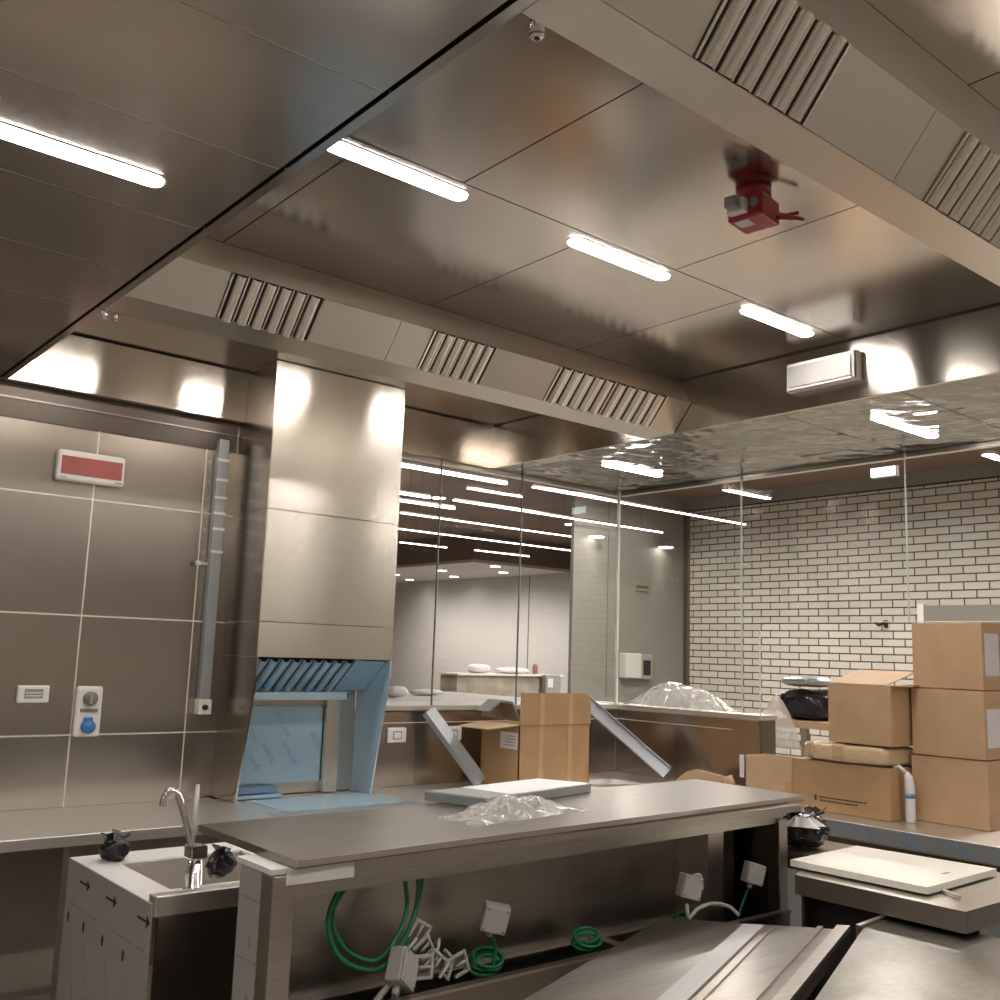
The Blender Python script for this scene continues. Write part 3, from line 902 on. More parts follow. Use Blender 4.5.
# wide printed carton
t, hx, hy, h = carton('printed_box', 'wide low brown carton with small dark print, under the wrapped parcel', 4.117, 4.45, 2.296, 2.782, .90, 1.122, 'card_dark')
pr = MB()
random.seed(3)
for z, y0_, y1_ in ((.060, .10, -.13), (.045, .10, -.085)):
    y = y0_
    while y > y1_:
        L = random.uniform(.006, .016)
        pr.box(-hx - .001, -hx - .0002, y - L, y, z, z + .006, 'ink')
        y -= L + .003
pr.prism([(.125, .045), (.115, .045), (.115, .062), (.111, .062), (.120, .074), (.129, .062), (.125, .062)], 'x', -hx - .001, -hx - .0002, 'ink')
link('printed_text', pr, t, True)
link('side_tape', MB().box(-hx + .1, -hx + .15, -hy - .001, -hy - .0001, 0.02, h, 'tape'), t, True)

# wrapped parcel
def lumpy(x0, x1, y0, y1, z0, z1, k, seed, amp=.012, sc=14, nx=26, ny=34, nz=6, pw=4.0):
    """superellipsoid pillow with noise wrinkles"""
    b = MB(); c = Vector(((x0 + x1) / 2, (y0 + y1) / 2, (z0 + z1) / 2))
    hx, hy, hz = (x1 - x0) / 2, (y1 - y0) / 2, (z1 - z0) / 2
    vs, fs = [], []
    NU, NV = 40, 20
    def sg(v, p): return math.copysign(abs(v) ** p, v)
    for i in range(NV + 1):
        ph = -math.pi / 2 + math.pi * i / NV
        for j in range(NU):
            th = 2 * math.pi * j / NU
            e = 2 / pw
            p = Vector((hx * sg(math.cos(ph), e) * sg(math.cos(th), e), hy * sg(math.cos(ph), e) * sg(math.sin(th), e), hz * sg(math.sin(ph), e)))
            n = noise.ridged_multi_fractal((p + Vector((seed, seed * 2.1, 0))) * sc, 1.0, 2.0, 3, 1.0, 2.0) - 1.2
            q = c + p * (1 + 0) + (p.normalized() if p.length else Vector((0, 0, 1))) * n * amp
            q.z = max(q.z, z0)
            vs.append(q)
    for i in range(NV):
        for j in range(NU):
            fs.append([i * NU + j, i * NU + (j + 1) % NU, (i + 1) * NU + (j + 1) % NU, (i + 1) * NU + j])
    b.add(vs, fs, k, True)
    return b
t = thing('wrapped_parcel', 'flat brown parcel in shiny wrap, between the two left cartons', 'parcel', (4.28, 2.48, 1.123))
link('wrap', lumpy(4.10, 4.42, 2.295, 2.735, 1.123, 1.208, 'bubble', 2, .006, 16, pw=6), t)
link('tape_band', MB().box(4.096, 4.42, 2.50, 2.56, 1.14, 1.206, 'tape', .01).box(4.096, 4.42, 2.66, 2.69, 1.14, 1.206, 'tape', .01), t)
# open-topped carton
t, hx, hy, h = carton('open_carton', 'square brown carton with white-topped loose flap, on the wrapped parcel', 4.117, 4.40, 2.284, 2.588, 1.211, 1.47, 'card')
link('flap', MB().prism([(-hx, h), (hx - .02, h + .062), (hx - .02, h + .066), (-hx, h + .004)], 'y', -hy + .02, hy, 'card2'), t, True)
link('flap', MB().prism([(-hx, h), (hx, h + .01), (hx, h + .014), (-hx, h + .004)], 'y', -hy - .05, -hy, 'card_dark'), t, True)
link('side_tape', MB().box(-hx + .02, -hx + .06, -hy - .001, -hy - .0001, 0.02, h, 'tape'), t, True)
# white rolled bottle between boxes
t = thing('wrapped_bottle', 'white plastic wrapped roll standing between the cartons', 'bottle', (4.19, 2.265, .9))
b = MB().tube([(4.20, 2.252, .901), (4.20, 2.252, .91), (4.20, 2.252, 1.05), (4.198, 2.256, 1.09), (4.195, 2.262, 1.11)], [.018, .021, .021, .017, .006], 'paper', 12)
link('roll', b, t)
link('band', MB().tube([(4.20, 2.252, 1.0), (4.20, 2.252, 1.02)], .0215, 'film_ink', 12), t)
link('twist', MB().tube([(4.195, 2.262, 1.105), (4.18, 2.29, 1.13), (4.17, 2.31, 1.12)], [.006, .01, .004], 'paper', 8), t)
# low open carton by the half wall end
t = thing('open_carton', 'low open brown carton at the end of the half wall', 'cardboard box', (4.26, 3.0, .9))
x0, x1, y0, y1, z0, z1 = 4.19, 4.365, 2.80, 3.10, .901, 1.10
b = MB().box(x0, x0 + .005, y0, y1, z0, z1, 'card2').box(x1 - .005, x1, y0, y1, z0, z1, 'card2').box(x0, x1, y0, y0 + .005, z0, z1, 'card2').box(x0, x1, y1 - .005, y1, z0, z1, 'card2').box(x0, x1, y0, y1, z0, z0 + .005, 'card2')
link('carton_body', b, t)
link('side_tape', MB().box(x0 - .001, x0, y0 + .02, y0 + .07, z0, z1 - .1, 'tape'), t)
link('white_flap', MB().box(x0 - .006, x0 - .002, y1 + .002, y1 + .028, z0 + .09, z1, 'paper'), t)
# folded cardboard piece
t = thing('cardboard_sheet', 'loose folded cardboard sheet with curled end, beside the low open carton', 'cardboard', (4.2, 3.35, .9))
b = MB().prism([(3.57, .902), (3.45, .985), (3.40, 1.0), (3.24, .985), (3.23, .902)], 'x', 4.17, 4.20, 'card2')
link('sheet', b, t)
link('curl', MB().tube([(4.168, 3.19, .99), (4.17, 3.18, .955), (4.18, 3.20, .93)], [.024, .03, .02], 'card2', 12), t)

# centre carton with raised flap
t = thing('open_carton', 'tall brown carton with raised front flap, standing on the rear counter', 'cardboard box', (3.55, 3.94, .9))
x0, x1, y0, y1, z0, z1 = 3.305, 3.795, 3.787, 4.085, .901, 1.207
b = MB()
b.box(x0, x1, y0, y0 + .005, z0, z1, 'card_dark').box(x0, x1, y1 - .005, y1, z0, z1, 'card_dark').box(x0, x0 + .005, y0, y1, z0, z1, 'card_dark').box(x1 - .005, x1, y0, y1, z0, z1, 'card_dark').box(x0, x1, y0, y1, z0, z0 + .005, 'card_dark')
link('carton_body', b, t)
link('front_flap', MB().prism([(x0, z1 + .001), (x1, z1 + .001), (x1 - .004, 1.35), (x1 - .05, 1.366), (x0 + .005, 1.366)], 'y', y0 - .004, y0 + .001, 'card_dark'), t)
link('side_flap', MB().add([(x0, y0, z1), (x0, y1, z1), (x0 - .17, y1 - .02, z1 - .02), (x0 - .17, y0 + .04, z1 - .02), (x0, y0, z1 + .005), (x0, y1, z1 + .005), (x0 - .17, y1 - .02, z1 - .015), (x0 - .17, y0 + .04, z1 - .015)],
     [(0, 1, 2, 3), (7, 6, 5, 4), (0, 4, 5, 1), (1, 5, 6, 2), (2, 6, 7, 3), (3, 7, 4, 0)], 'card2'), t)
for xx in (3.45, 3.65):
    link('front_tape', MB().box(xx - .016, xx + .016, y0 - .0015, y0 - .0002, z0, z1, 'tape').box(xx - .016, xx + .016, y0 - .0055, y0 - .0042, z1, 1.362, 'tape'), t)
lb = MB().box(x0 - .0015, x0 - .0002, 3.80, 3.93, 1.09, 1.17, 'paper')
for i in range(4):
    lb.box(x0 - .0022, x0 - .0015, 3.81, 3.90 - .01 * i, 1.105 + .015 * i, 1.110 + .015 * i, 'grey_plastic')
link('shipping_label', lb, t)
t = thing('metal_bracket', 'bent steel bracket sticking out of the tall open carton', 'bracket', (3.40, 3.97, 1.2))
link('bent_plate', MB().prism([(3.22, 1.27), (3.30, 1.325), (3.38, 1.315), (3.44, 1.22), (3.43, 1.215), (3.375, 1.305), (3.302, 1.315), (3.228, 1.265)], 'y', 3.93, 4.03, 'film_grey'), t)
link('flange', MB().prism([(3.28, 1.30), (3.38, 1.31), (3.42, 1.22), (3.26, 1.24)], 'y', 4.03, 4.035, 'counter'), t)

# leaning channels
def channel(label, p0, p1, wdt, dep, k, side):
    p0, p1 = Vector(p0), Vector(p1)
    t = thing('steel_channel', label, 'metal channel', p0)
    d = (p1 - p0); L = d.length; d.normalize()
    s = Vector(side); s = (s - d * s.dot(d)).normalized()
    n = d.cross(s)
    mt4 = Matrix((s, n, d)).transposed().to_4x4(); mt4.translation = p0
    h = wdt / 2
    link('web', MB().box(-h, h, 0, .004, 0, L, k, 0, mt4), t)
    link('lip', MB().box(-h, -h + .004, .004, dep, 0, L, k, 0, mt4), t)
    link('lip', MB().box(h - .004, h, .004, dep, 0, L, k, 0, mt4), t)
    return t
channel('grey filmed steel channel leaning left of the tall carton', (3.175, 3.90, .935), (2.985, 4.10, 1.27), .075, .03, 'film_grey', (1, .1, 0))
channel('steel channel leaning right of the tall carton against the ledge', (4.22, 3.63, .95), (4.03, 4.06, 1.30), .07, .035, 'film_grey', (-.35, -.2, -.9))

# ================================================================== BAGS, FILM
t = thing('flat_pack', 'flat white panel with blue side edge lying at the back of the island shelf', 'panel', (2.2, 2.5, 1.09))
link('panel_body', MB().prism([(1.90, 2.62), (2.45, 2.70), (2.535, 2.52), (1.97, 2.40)], 'z', 1.0915, 1.118, 'film_grey'), t)
link('white_sheet', MB().prism([(2.06, 2.635), (2.45, 2.70), (2.535, 2.52), (2.10, 2.44)], 'z', 1.1185, 1.121, 'white_sheet').prism([(1.91, 2.615), (2.055, 2.634), (2.095, 2.438), (1.975, 2.405)], 'z', 1.1185, 1.120, 'film_grey'), t)

def crumple(cx, cy, z0, L, W, H, rz, k, seed, ridge=9, base=.25, n=46):
    """crumpled sheet: height field over an irregular outline"""
    b = MB(); vs, fs = [], []
    c, s = math.cos(rz), math.sin(rz)
    for i in range(n + 1):
        for j in range(n + 1):
            u, v = i / n * 2 - 1, j / n * 2 - 1
            rr = max(abs(u), abs(v)); ang = math.atan2(v, u)
            out = 1 + .22 * noise.noise(Vector((math.cos(ang) * 1.7 + seed, math.sin(ang) * 1.7, seed)))
            env = max(0, 1 - (u * u) ** 1.2) * max(0, 1 - (v * v) ** 1.2)
            p = Vector((u * L / 2 * out, v * W / 2 * out, 0))
            nz = noise.ridged_multi_fractal(Vector((p.x * ridge + seed * 3, p.y * ridge, seed)), 1.0, 2.1, 4, 1.0, 2.0)
            wv = noise.noise(Vector((p.x * ridge * .5, p.y * ridge * .5, seed + 7)))
            z = z0 + .002 + H * env * (base + (1 - base) * (.35 * nz + .5 * wv + .2)) 
            z = max(z, z0 + .001)
            p.x += .01 * noise.noise(p * 30); p.y += .01 * noise.noise(p * 31)
            vs.append((cx + p.x * c - p.y * s, cy + p.x * s + p.y * c, z))
    for i in range(n):
        for j in range(n):
            a = i * (n + 1) + j
            fs.append([a, a + n + 1, a + n + 2, a + 1])
    b.add(vs, fs, k, False)
    o = b
    return o
b = crumple(1.98, 2.28, 1.0905, .48, .17, .06, R(8), 'plastic', 4.0, 20, .3)
tag(link('plastic_bag', b, origin=(1.98, 2.26, 1.09)), 'crumpled clear plastic bag lying along the island shelf', 'plastic bag')
b = crumple(4.45, 3.72, 1.286, .30, .62, .15, 0, 'plastic', 9.0, 8, .55)
tag(link('plastic_sheet', b, origin=(4.45, 3.72, 1.286)), 'clear plastic sheet heaped on the side ledge behind the glass', 'plastic sheet')

def black_bag(name, label, c, r, seed, tails=True):
    t = thing(name, label, 'plastic bag', c)
    b = lumpy(c[0] - r[0], c[0] + r[0], c[1] - r[1], c[1] + r[1], c[2], c[2] + r[2] * 2, 'bag_black', seed, r[0] * .32, 24, pw=2.2)
    link('bag_body', b, t)
    bt = MB()
    random.seed(seed)
    for i in range(5 if tails else 0):
        a = random.uniform(0, 6.28)
        p = Vector((c[0] + math.cos(a) * r[0] * .4, c[1] + math.sin(a) * r[1] * .4, c[2] + r[2] * 1.7))
        q = p + Vector((math.cos(a) * r[0] * .6, math.sin(a) * r[1] * .6, r[2] * random.uniform(.2, .7)))
        s_ = Vector((-math.sin(a), math.cos(a), .3)) * r[0] * .3
        bt.add([p - s_ * .3, p + s_ * .3, q + s_, q - s_, p - s_ * .3 + Vector((0, 0, .004)), p + s_ * .3 + Vector((0, 0, .004)), q + s_ + Vector((0, 0, .004)), q - s_ + Vector((0, 0, .004))],
               [(0, 1, 2, 3), (7, 6, 5, 4), (0, 4, 5, 1), (1, 5, 6, 2), (2, 6, 7, 3), (3, 7, 4, 0)], 'bag_black')
    link('bag_ears', bt, t)
    return t
black_bag('black_bag', 'small knotted black bag on the back left corner of the sink unit', (1.128, 3.13, .9005), (.042, .045, .036), 11)
black_bag('black_bag', 'small black bag beside the faucet, against the island', (1.300, 2.76, .9005), (.045, .035, .036), 13)
t = black_bag('black_bag', 'black plastic bundle with white streaks on the worktable behind the island', (3.27, 2.17, .901), (.085, .085, .06), 17)
link('white_wrapping', crumple(3.23, 2.14, .98, .12, .12, .05, .5, 'film_white', 3.3, 20, .3, 20), t)

# ================================================================== CABLES + JUNCTION BOXES IN THE TROUGH
def jbox(label, c, s, rot, stem=None):
    t = thing('junction_box', label, 'junction box', c)
    mt4 = Matrix.Translation(c) @ Euler(rot).to_matrix().to_4x4()
    link('housing', MB().box(-s, s, -s * .55, s * .4, -s, s, 'box_plastic', .004, mt4), t)
    lid = MB().box(-s * .96, s * .96, -s * .72, -s * .56, -s * .96, s * .96, 'box_plastic', .003, mt4)
    screws = []
    for a in (-1, 1):
        for bb in (-1, 1):
            q = mt4 @ Vector((a * s * .75, -s * .74, bb * s * .75)); q2 = mt4 @ Vector((a * s * .75, -s * .70, bb * s * .75))
            screws.append(MB().tube([q, q2], .003, 'grey_plastic', 8))
    lo = link('lid', lid, t)
    for sc in screws:
        link('screw', sc, lo)
    if stem:
        link('cable_gland', MB().tube([mt4 @ Vector((0, 0, -s * .98)), mt4 @ Vector((0, 0, -s * 1.45))], .009, 'conduit', 10), t)
        link('cable', MB().tube(catmull([mt4 @ Vector((0, 0, -s * 1.4))] + stem, 6), .005, 'green', 8), t)
    return t
jbox('hexagonal looking pale junction box in front of the green cable loop', (1.50, 2.14, .775), .042, (R(-10), R(38), R(25)), [(1.53, 2.2, .70), (1.6, 2.2, .62)])
jbox('pale junction box on a short cable, centre of the recess', (1.815, 2.16, .853), .036, (R(10), R(12), R(-28)), [(1.84, 2.18, .77), (1.83, 2.18, .70)])
jbox('pale junction box with white conduit loop, right of centre', (2.61, 2.15, .842), .036, (R(0), R(14), R(-15)))
jbox('pale junction box nearest the right post of the recess', (2.945, 2.15, .846), .034, (R(0), R(16), R(-20)), [(2.93, 2.17, .77), (2.90, 2.18, .70)])
lp = MB()
lp.tube(catmull([(1.44, 2.17, 1.045), (1.35, 2.165, 1.0), (1.30, 2.16, .92), (1.33, 2.15, .83), (1.42, 2.15, .785), (1.49, 2.16, .80), (1.55, 2.17, .87), (1.575, 2.18, .95), (1.56, 2.19, 1.04)], 8), .0058, 'green', 8)
lp.tube(catmull([(1.45, 2.19, 1.045), (1.37, 2.18, .99), (1.32, 2.175, .92), (1.355, 2.165, .84), (1.44, 2.165, .80), (1.50, 2.17, .835), (1.54, 2.18, .90), (1.545, 2.20, .97), (1.53, 2.21, 1.04)], 8), .0058, 'green', 8)
lp.tube(catmull([(1.575, 2.20, 1.045), (1.59, 2.19, .97), (1.57, 2.18, .90), (1.54, 2.17, .83), (1.52, 2.16, .79)], 8), .0058, 'green', 8)
tag(link('green_cable', lp, origin=(1.45, 2.17, .78)), 'big hanging loops of green cable at the left of the recess', 'cable')
def coil(label, c, rx, rz_, n, seed):
    random.seed(seed)
    b = MB()
    for i in range(n):
        pts = []
        k = random.uniform(.75, 1.1); ph = random.uniform(-.3, .3)
        for j in range(16):
            a = 2 * math.pi * j / 16
            pts.append((c[0] + math.cos(a) * rx * k, c[1] + .5 * rx * math.sin(a) * k + ph * .03, c[2] + .012 * i * .5 + rz_ * math.sin(a + ph) * k))
        b.tube(pts, .005, 'green', 7, closed=True)
    return tag(link('green_cable', b, origin=c), label, 'cable')
coil('small green cable coil in the trough below the centre junction box', (1.82, 2.19, .725), .05, .02, 4, 2)
coil('small green cable bundle in the trough at the bracket', (2.20, 2.19, .725), .05, .015, 4, 6)
coil('green cable ends in the trough below the white conduit loop', (2.64, 2.19, .725), .05, .014, 3, 8)
b = MB().tube(catmull([(2.60, 2.15, .79), (2.60, 2.14, .75), (2.63, 2.13, .775), (2.69, 2.12, .785), (2.76, 2.11, .77), (2.80, 2.10, .74)], 8), .006, 'conduit', 8)
b.tube(catmull([(2.64, 2.16, .868), (2.68, 2.16, .865), (2.69, 2.16, .82)], 8), .005, 'conduit', 8)
tag(link('white_conduit', b, origin=(2.6, 2.15, .75)), 'white plastic conduit arching beside the right junction box', 'conduit')
# heap of white clips
random.seed(21)
def clip(c, rot, label):
    t = thing('cable_clamp', label, 'bracket', c, 0, 'white plastic clamps heaped in the trough')
    mt4 = Matrix.Translation(c) @ Euler(rot).to_matrix().to_4x4()
    link('frame', MB().box(-.03, .03, -.004, .004, .02, .028, 'conduit', .002, mt4).box(-.03, -.022, -.004, .004, -.03, .02, 'conduit', .002, mt4).box(.022, .03, -.004, .004, -.02, .02, 'conduit', .002, mt4), t)
    link('screw', MB().tube([mt4 @ Vector((0, 0, .024)), mt4 @ Vector((0, 0, -.01))], .004, 'conduit', 8), t)
cl = [((1.575, 2.17, .845), (.2, .5, .1)), ((1.60, 2.18, .80), (.3, .9, .4)), ((1.62, 2.15, .765), (-.2, .7, -.3)), ((1.57, 2.14, .77), (.4, 1.6, .2)), ((1.66, 2.16, .755), (.1, 2.2, .5)), ((1.55, 2.18, .80), (.6, -.5, .3)), ((1.70, 2.16, .75), (.2, 1.2, .1)), ((1.64, 2.19, .78), (.5, -.9, .8))]
for i, (c, r_) in enumerate(cl):
    clip(c, r_, 'small white plastic clamp in the heap beside the hexagonal looking junction box')
b = MB().tube(catmull([(1.47, 2.14, .745), (1.43, 2.13, .72), (1.38, 2.12, .67)], 6), .008, 'conduit', 8).tube(catmull([(1.50, 2.14, .735), (1.47, 2.13, .70), (1.42, 2.12, .66)], 6), .008, 'conduit', 8)
tag(link('white_conduit', b, origin=(1.45, 2.13, .70)), 'pair of white conduit ends below the hexagonal looking junction box', 'conduit')

# ================================================================== FIXTURES
# emergency light, left wall
t = thing('emergency_light', 'white emergency light with red panel on the left steel wall', 'emergency light', (1.27, YW, 2.25), 0)
t.rotation_euler = (0, 0, 0)
link('housing', MB().box(1.136, 1.408, YW - .035, YW - .0015, 2.185, 2.312, 'white_plastic', .012), t)
link('red_lens', MB().box(1.152, 1.394, YW - .038, YW - .0355, 2.212, 2.286, 'red_panel'), t)
link('print', MB().box(1.146, 1.176, YW - .0362, YW - .0352, 2.197, 2.201, 'grey_plastic').box(1.370, 1.398, YW - .0362, YW - .0352, 2.197, 2.203, 'grey_plastic'), t)
# emergency light on end fascia
t = thing('emergency_light', 'clear-lensed emergency light on the end fascia of the recess', 'emergency light', (X1, 2.1, 2.67))
link('housing', MB().box(X1 - .035, X1 - .001, 1.94, 2.255, 2.616, 2.735, 'white_plastic', .01), t)
link('lens', MB().box(X1 - .044, X1 - .0355, 1.965, 2.24, 2.632, 2.718, 'lens', .006), t)
link('lens_frame', MB().box(X1 - .047, X1 - .0355, 1.948, 1.958, 2.624, 2.728, 'grey_plastic').box(X1 - .046, X1 - .0355, 1.962, 2.245, 2.622, 2.628, 'white_plastic'), t)
# thermostat
t = thing('thermostat', 'small white wall controller with grey display, far left wall', 'wall controller', (1.14, YW, 1.34))
link('plate', MB().box(1.082, 1.20, YW - .018, YW - .0015, 1.305, 1.371, 'white_plastic', .006), t)
link('display', MB().box(1.108, 1.176, YW - .0195, YW - .0182, 1.322, 1.358, 'grey_plastic'), t)
link('keys', MB().box(1.112, 1.172, YW - .021, YW - .0196, 1.342, 1.346, 'white_plastic').box(1.112, 1.172, YW - .021, YW - .0196, 1.330, 1.334, 'white_plastic'), t)
# socket block
t = thing('power_socket', 'tall white socket block with grey dial and blue outlet on the left wall', 'power socket', (1.353, YW, 1.27))
link('plate', MB().box(1.300, 1.404, YW - .03, YW - .0015, 1.172, 1.370, 'white_plastic', .010), t)
dl = link('dial', MB().tube([(1.352, YW - .031, 1.322), (1.352, YW - .045, 1.322)], .028, 'clear_lid', 20), t)
link('pointer', MB().box(1.346, 1.358, YW - .052, YW - .0452, 1.302, 1.342, 'grey_plastic', .002), dl)
link('dial_skirt', MB().box(1.318, 1.386, YW - .034, YW - .0305, 1.268, 1.282, 'clear_lid'), t)
link('blue_outlet', MB().tube([(1.352, YW - .0305, 1.212), (1.352, YW - .05, 1.212)], .027, 'blue_plastic', 20).box(1.334, 1.37, YW - .04, YW - .0305, 1.232, 1.250, 'blue_plastic', .003), t)
# small sockets on the half wall
for x, lab in ((2.826, 'white socket on the half wall right beside the blue hood'), (3.17, 'white socket on the half wall behind the leaning channel')):
    t = thing('wall_socket', lab, 'power socket', (x, YG, 1.145), 0, 'white sockets on the low steel wall')
    link('plate', MB().box(x - .055, x + .055, YG - .016, YG - .0015, 1.108, 1.18, 'white_plastic', .006), t)
    link('insert', MB().box(x - .026, x + .026, YG - .0178, YG - .0163, 1.124, 1.164, 'grey_plastic').box(x - .02, x + .02, YG - .019, YG - .018, 1.13, 1.158, 'white_plastic'), t)
t = thing('wall_socket', 'white socket on the half wall half hidden right of the tall carton', 'power socket', (3.93, YG, 1.14))
link('plate', MB().box(3.86, 4.01, YG - .016, YG - .0015, 1.095, 1.17, 'white_plastic', .006), t)
link('insert', MB().box(3.95, 3.99, YG - .0178, YG - .0163, 1.114, 1.154, 'grey_plastic'), t)
# raceway on left wall by the column
t = thing('cable_raceway', 'vertical metal raceway with painted glint bars in the corner beside the hood column', 'raceway', (1.83, YW, 1.27))
link('channel_body', MB().box(1.808, 1.856, YW - .040, YW - .0015, 1.32, 2.46, 'film_grey', .003), t)
for z in (2.36, 2.27, 2.19, 2.12, 2.05, 1.95):
    link('clip', MB().box(1.804, 1.860, YW - .044, YW - .0405, z, z + .012, 'white_plastic'), t)  # pale bars stand in for bright reflection glints on the raceway
link('end_box', MB().box(1.802, 1.86, YW - .05, YW - .0015, 1.255, 1.318, 'white_plastic', .003), t)
link('plug', MB().tube([(1.828, YW - .051, 1.285), (1.828, YW - .062, 1.285)], .012, 'black', 10), t)
link('valve', MB().tube([(1.80, YW - .03, 1.90), (1.76, YW - .03, 1.90)], .006, 'conduit', 8).box(1.745, 1.765, YW - .04, YW - .02, 1.89, 1.91, 'conduit', .003), t)

# ceiling nozzles
def nozzle(x, y, z, label, s=1.0):
    t = thing('spray_nozzle', label, 'nozzle', (x, y, z), 0, 'fire nozzles under the canopy beams')
    link('body', MB().tube([(x, y, z - .001), (x, y, z - .048 * s)], .0125 * s, 'chrome', 14), t)
    if s == 1.0:
        link('stem', MB().tube([(x, y, z), (x, y, ZC - .001)], .006, 'chrome', 8), t)
    link('tip', MB().tube([(x, y, z - .049 * s), (x, y, z - .054 * s)], [.0135 * s, .009 * s], 'chrome', 14).tube([(x, y, z - .0545 * s), (x, y, z - .056 * s)], .005 * s, 'black', 10), t)
nozzle(.978, 1.128, 2.60, 'chrome nozzle hanging at the corner of the near canopy beam', 1.0)
nozzle(.94, 3.10, ZH + .02, 'small chrome nozzle at the left end of the far canopy beam', .55)
nozzle(.975, 3.10, ZH + .02, 'second small chrome nozzle at the left end of the far canopy beam', .55)

# red alarm device
t = thing('fire_detector', 'red alarm box with grey side fitting hanging from the recessed ceiling', 'alarm device', (2.075, 1.50, ZC), R(0))
mt4 = Matrix.Translation((2.075, 1.50, ZC)) @ Euler((0, 0, R(8))).to_matrix().to_4x4()
link('base', MB().tube([(2.075, 1.50, ZC - .001), (2.075, 1.50, ZC - .03)], .046, 'red', 24), t)
link('body', MB().box(-.05, .05, -.05, .05, -.095, -.03, 'red', .006, mt4), t)
link('sticker', MB().box(-.040, -.0, -.005, .035, -.0965, -.0953, 'paper', 0, mt4), t)
link('side_fitting', MB().box(-.075, -.05, -.012, .04, -.085, -.045, 'white_plastic', .004, mt4).box(-.105, -.075, -.002, .03, -.08, -.05, 'grey_plastic', .004, mt4), t)
link('button', MB().tube([mt4 @ Vector((-.051, -.028, -.06)), mt4 @ Vector((-.056, -.028, -.06))], .013, 'grey_plastic', 14), t)
link('pipe', MB().tube(catmull([mt4 @ Vector((.05, -.03, -.05)), mt4 @ Vector((.09, -.045, -.05)), mt4 @ Vector((.115, -.07, -.04))], 5), .006, 'red', 8)
     .tube(catmull([mt4 @ Vector((.03, -.05, -.08)), mt4 @ Vector((.06, -.085, -.08)), mt4 @ Vector((.09, -.095, -.075))], 5), .006, 'red', 8), t)

# exit sign beyond the glass
t = thing('exit_sign', 'glowing pale green exit sign under the hall ceiling behind the glass', 'sign', (5.2, 2.85, 2.62))
link('housing', MB().box(5.25, 5.28, 2.84, 3.00, 2.625, 2.685, 'grey_plastic'), t)
link('lit_face', MB().box(5.244, 5.249, 2.847, 2.993, 2.63, 2.68, 'exit'), t)
link('hanger', MB().tube([(5.265, 2.92, 2.685), (5.265, 2.92, ZR)], .004, 'grey_plastic', 6), t)

# ================================================================== THINGS BEYOND THE GLASS
t = thing('service_counter', 'pale stone service counter just beyond the rear glass', 'counter', (4.2, 5.4, 0))
link('countertop', MB().box(2.2, 4.35, 4.56, 5.75, 1.25, 1.28, 'white_wall'), t)
link('front', MB().box(2.25, 4.30, 4.60, 5.70, 0, 1.25, 'white_wall'), t)
t = thing('low_counter', 'far stone fronted counter with white things on top', 'counter', (8.0, 8.6, 0))
link('stone_front', MB().box(6.6, 8.12, 8.6, 8.9, 0, 1.315, 'marble'), t)
link('top', MB().box(6.58, 8.13, 8.56, 8.95, 1.32, 1.34, 'white_plastic'), t)
def lump(name, label, c, r, k, seed, cat, pw=2.6):
    b = lumpy(c[0] - r[0], c[0] + r[0], c[1] - r[1], c[1] + r[1], c[2], c[2] + 2 * r[2], k, seed, r[2] * .15, 10, pw=pw)
    return tag(link(name, b, origin=c), label, cat)
lump('white_bundle', 'white bundle on the far low counter, left one', (7.0, 8.75, 1.341), (.13, .12, .05), 'paper', 5, 'bundle')
lump('white_bundle', 'long white bundle on the far low counter, right one', (7.5, 8.75, 1.341), (.22, .12, .035), 'paper', 6, 'bundle')
t = thing('card_terminal', 'dark terminal with white receipt slot at the end of the far counter', 'terminal', (7.9, 8.5, 1.0))
link('case', MB().box(7.78, 8.0, 8.48, 8.555, 1.10, 1.34, 'grey_plastic', .01), t)
link('paper_roll', MB().box(7.80, 7.88, 8.47, 8.479, 1.20, 1.30, 'paper'), t)
tag(link('small_bottle', MB().tube([(7.85, 8.75, 1.342), (7.85, 8.75, 1.44), (7.85, 8.75, 1.46)], [.03, .03, .012], 'red_panel', 12), origin=(7.85, 8.75, 1.341)), 'small reddish bottle above the far counter terminal', 'bottle')
lump('paper_heap', 'crumpled white paper on the service counter beside the hood column', (3.35, 4.95, 1.281), (.07, .06, .035), 'paper', 8, 'paper', 2.2)
lump('paper_heap', 'second crumpled paper heap on the service counter, further right', (3.75, 5.2, 1.281), (.12, .06, .02), 'paper', 9, 'paper', 2.2)
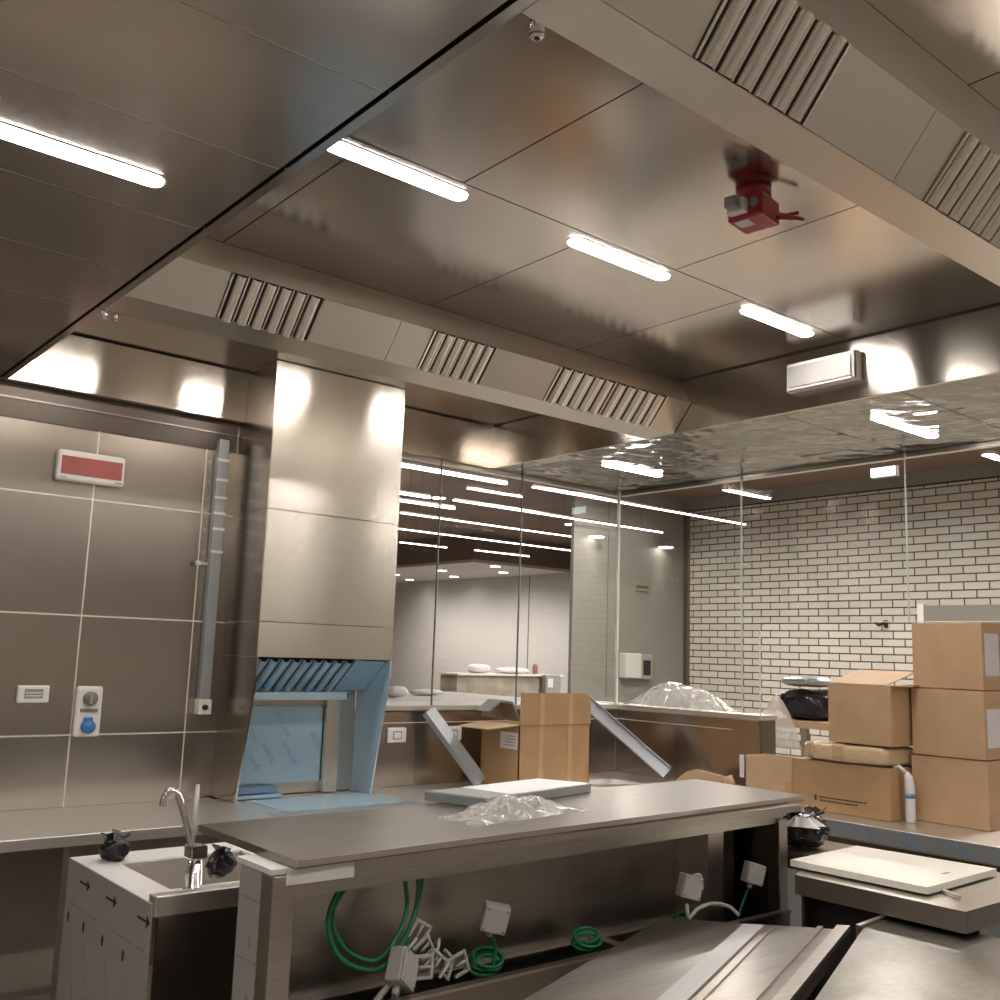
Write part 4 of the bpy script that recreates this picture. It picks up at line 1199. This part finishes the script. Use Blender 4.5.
# soap dispenser
t = thing('towel_dispenser', 'pale towel dispenser beside a dark one on the grey wall', 'dispenser', (9.25, YB, 1.7))
link('pale_case', MB().box(9.0, 9.28, YB - .12, YB - .001, 1.32, 1.62, 'box_plastic', .01), t)
t = thing('soap_dispenser', 'dark soap dispenser beside the pale one on the grey wall', 'dispenser', (9.4, YB, 1.7))
link('case', MB().box(9.29, 9.50, YB - .10, YB - .001, 1.31, 1.61, 'grey_plastic', .01), t)
link('window', MB().box(9.33, 9.46, YB - .106, YB - .101, 1.36, 1.54, 'black'), t)
t = thing('wall_plate', 'small striped metal plate high on the grey wall', 'wall plate', (9.35, YB, 2.46))
link('frame', MB().box(9.26, 9.52, YB - .02, YB - .001, 2.40, 2.50, 'beam'), t)
link('slot', MB().box(9.28, 9.50, YB - .024, YB - .0205, 2.43, 2.465, 'dark_steel'), t)
# window-like green panel and hook on bricks
t = thing('wall_cabinet', 'greenish glass panel low on the brick wall at the right edge', 'panel', (XB, 4.4, 2.2))
link('glass_panel', MB().box(XB - .04, XB - .001, 2.9, 5.26, 2.02, 2.21, 'grey_wall', .004), t)
link('edge', MB().box(XB - .05, XB - .002, 5.262, 5.33, 2.02, 2.23, 'white_plastic'), t)
t = thing('wall_hook', 'small black hook fitting on the brick wall', 'hook', (XB, 5.7, 2.02))
link('plate', MB().box(XB - .03, XB - .001, 5.69, 5.73, 1.98, 2.06, 'black', .005), t)
link('arm', MB().tube([(XB - .03, 5.71, 2.03), (XB - .10, 5.75, 2.0), (XB - .10, 5.78, 2.03)], .015, 'black', 8), t)
# plastic-wrapped heap and black equipment behind the serving counter
t = thing('back_table', 'low table beyond the serving opening carrying black wrapped equipment', 'table', (5.4, 3.3, 0))
link('tabletop', MB().box(4.95, 5.9, 3.0, 3.9, 1.20, 1.24, 'card2'), t)
for x in (5.0, 5.85):
    for y in (3.05, 3.85):
        link('leg', MB().box(x - .02, x + .02, y - .02, y + .02, 0, 1.2, 'dark_steel'), t)
lump('black_equipment', 'black shiny wrapped equipment behind the square carton', (5.15, 3.33, 1.241), (.16, .17, .085), 'bag_black', 12, 'wrapped equipment', 3.4)
lump('silver_pack', 'silvery wrapped pack on top of the black equipment', (5.12, 3.34, 1.425), (.13, .14, .03), 'film_grey', 14, 'pack', 3)
b = crumple(4.86, 3.38, 1.09, .10, .26, .32, 0, 'plastic', 12.0, 7, .6, 30)
tag(link('plastic_sheet', b, origin=(4.86, 3.38, 1.09)), 'clear plastic sheet drooping behind the end of the half wall', 'plastic sheet')
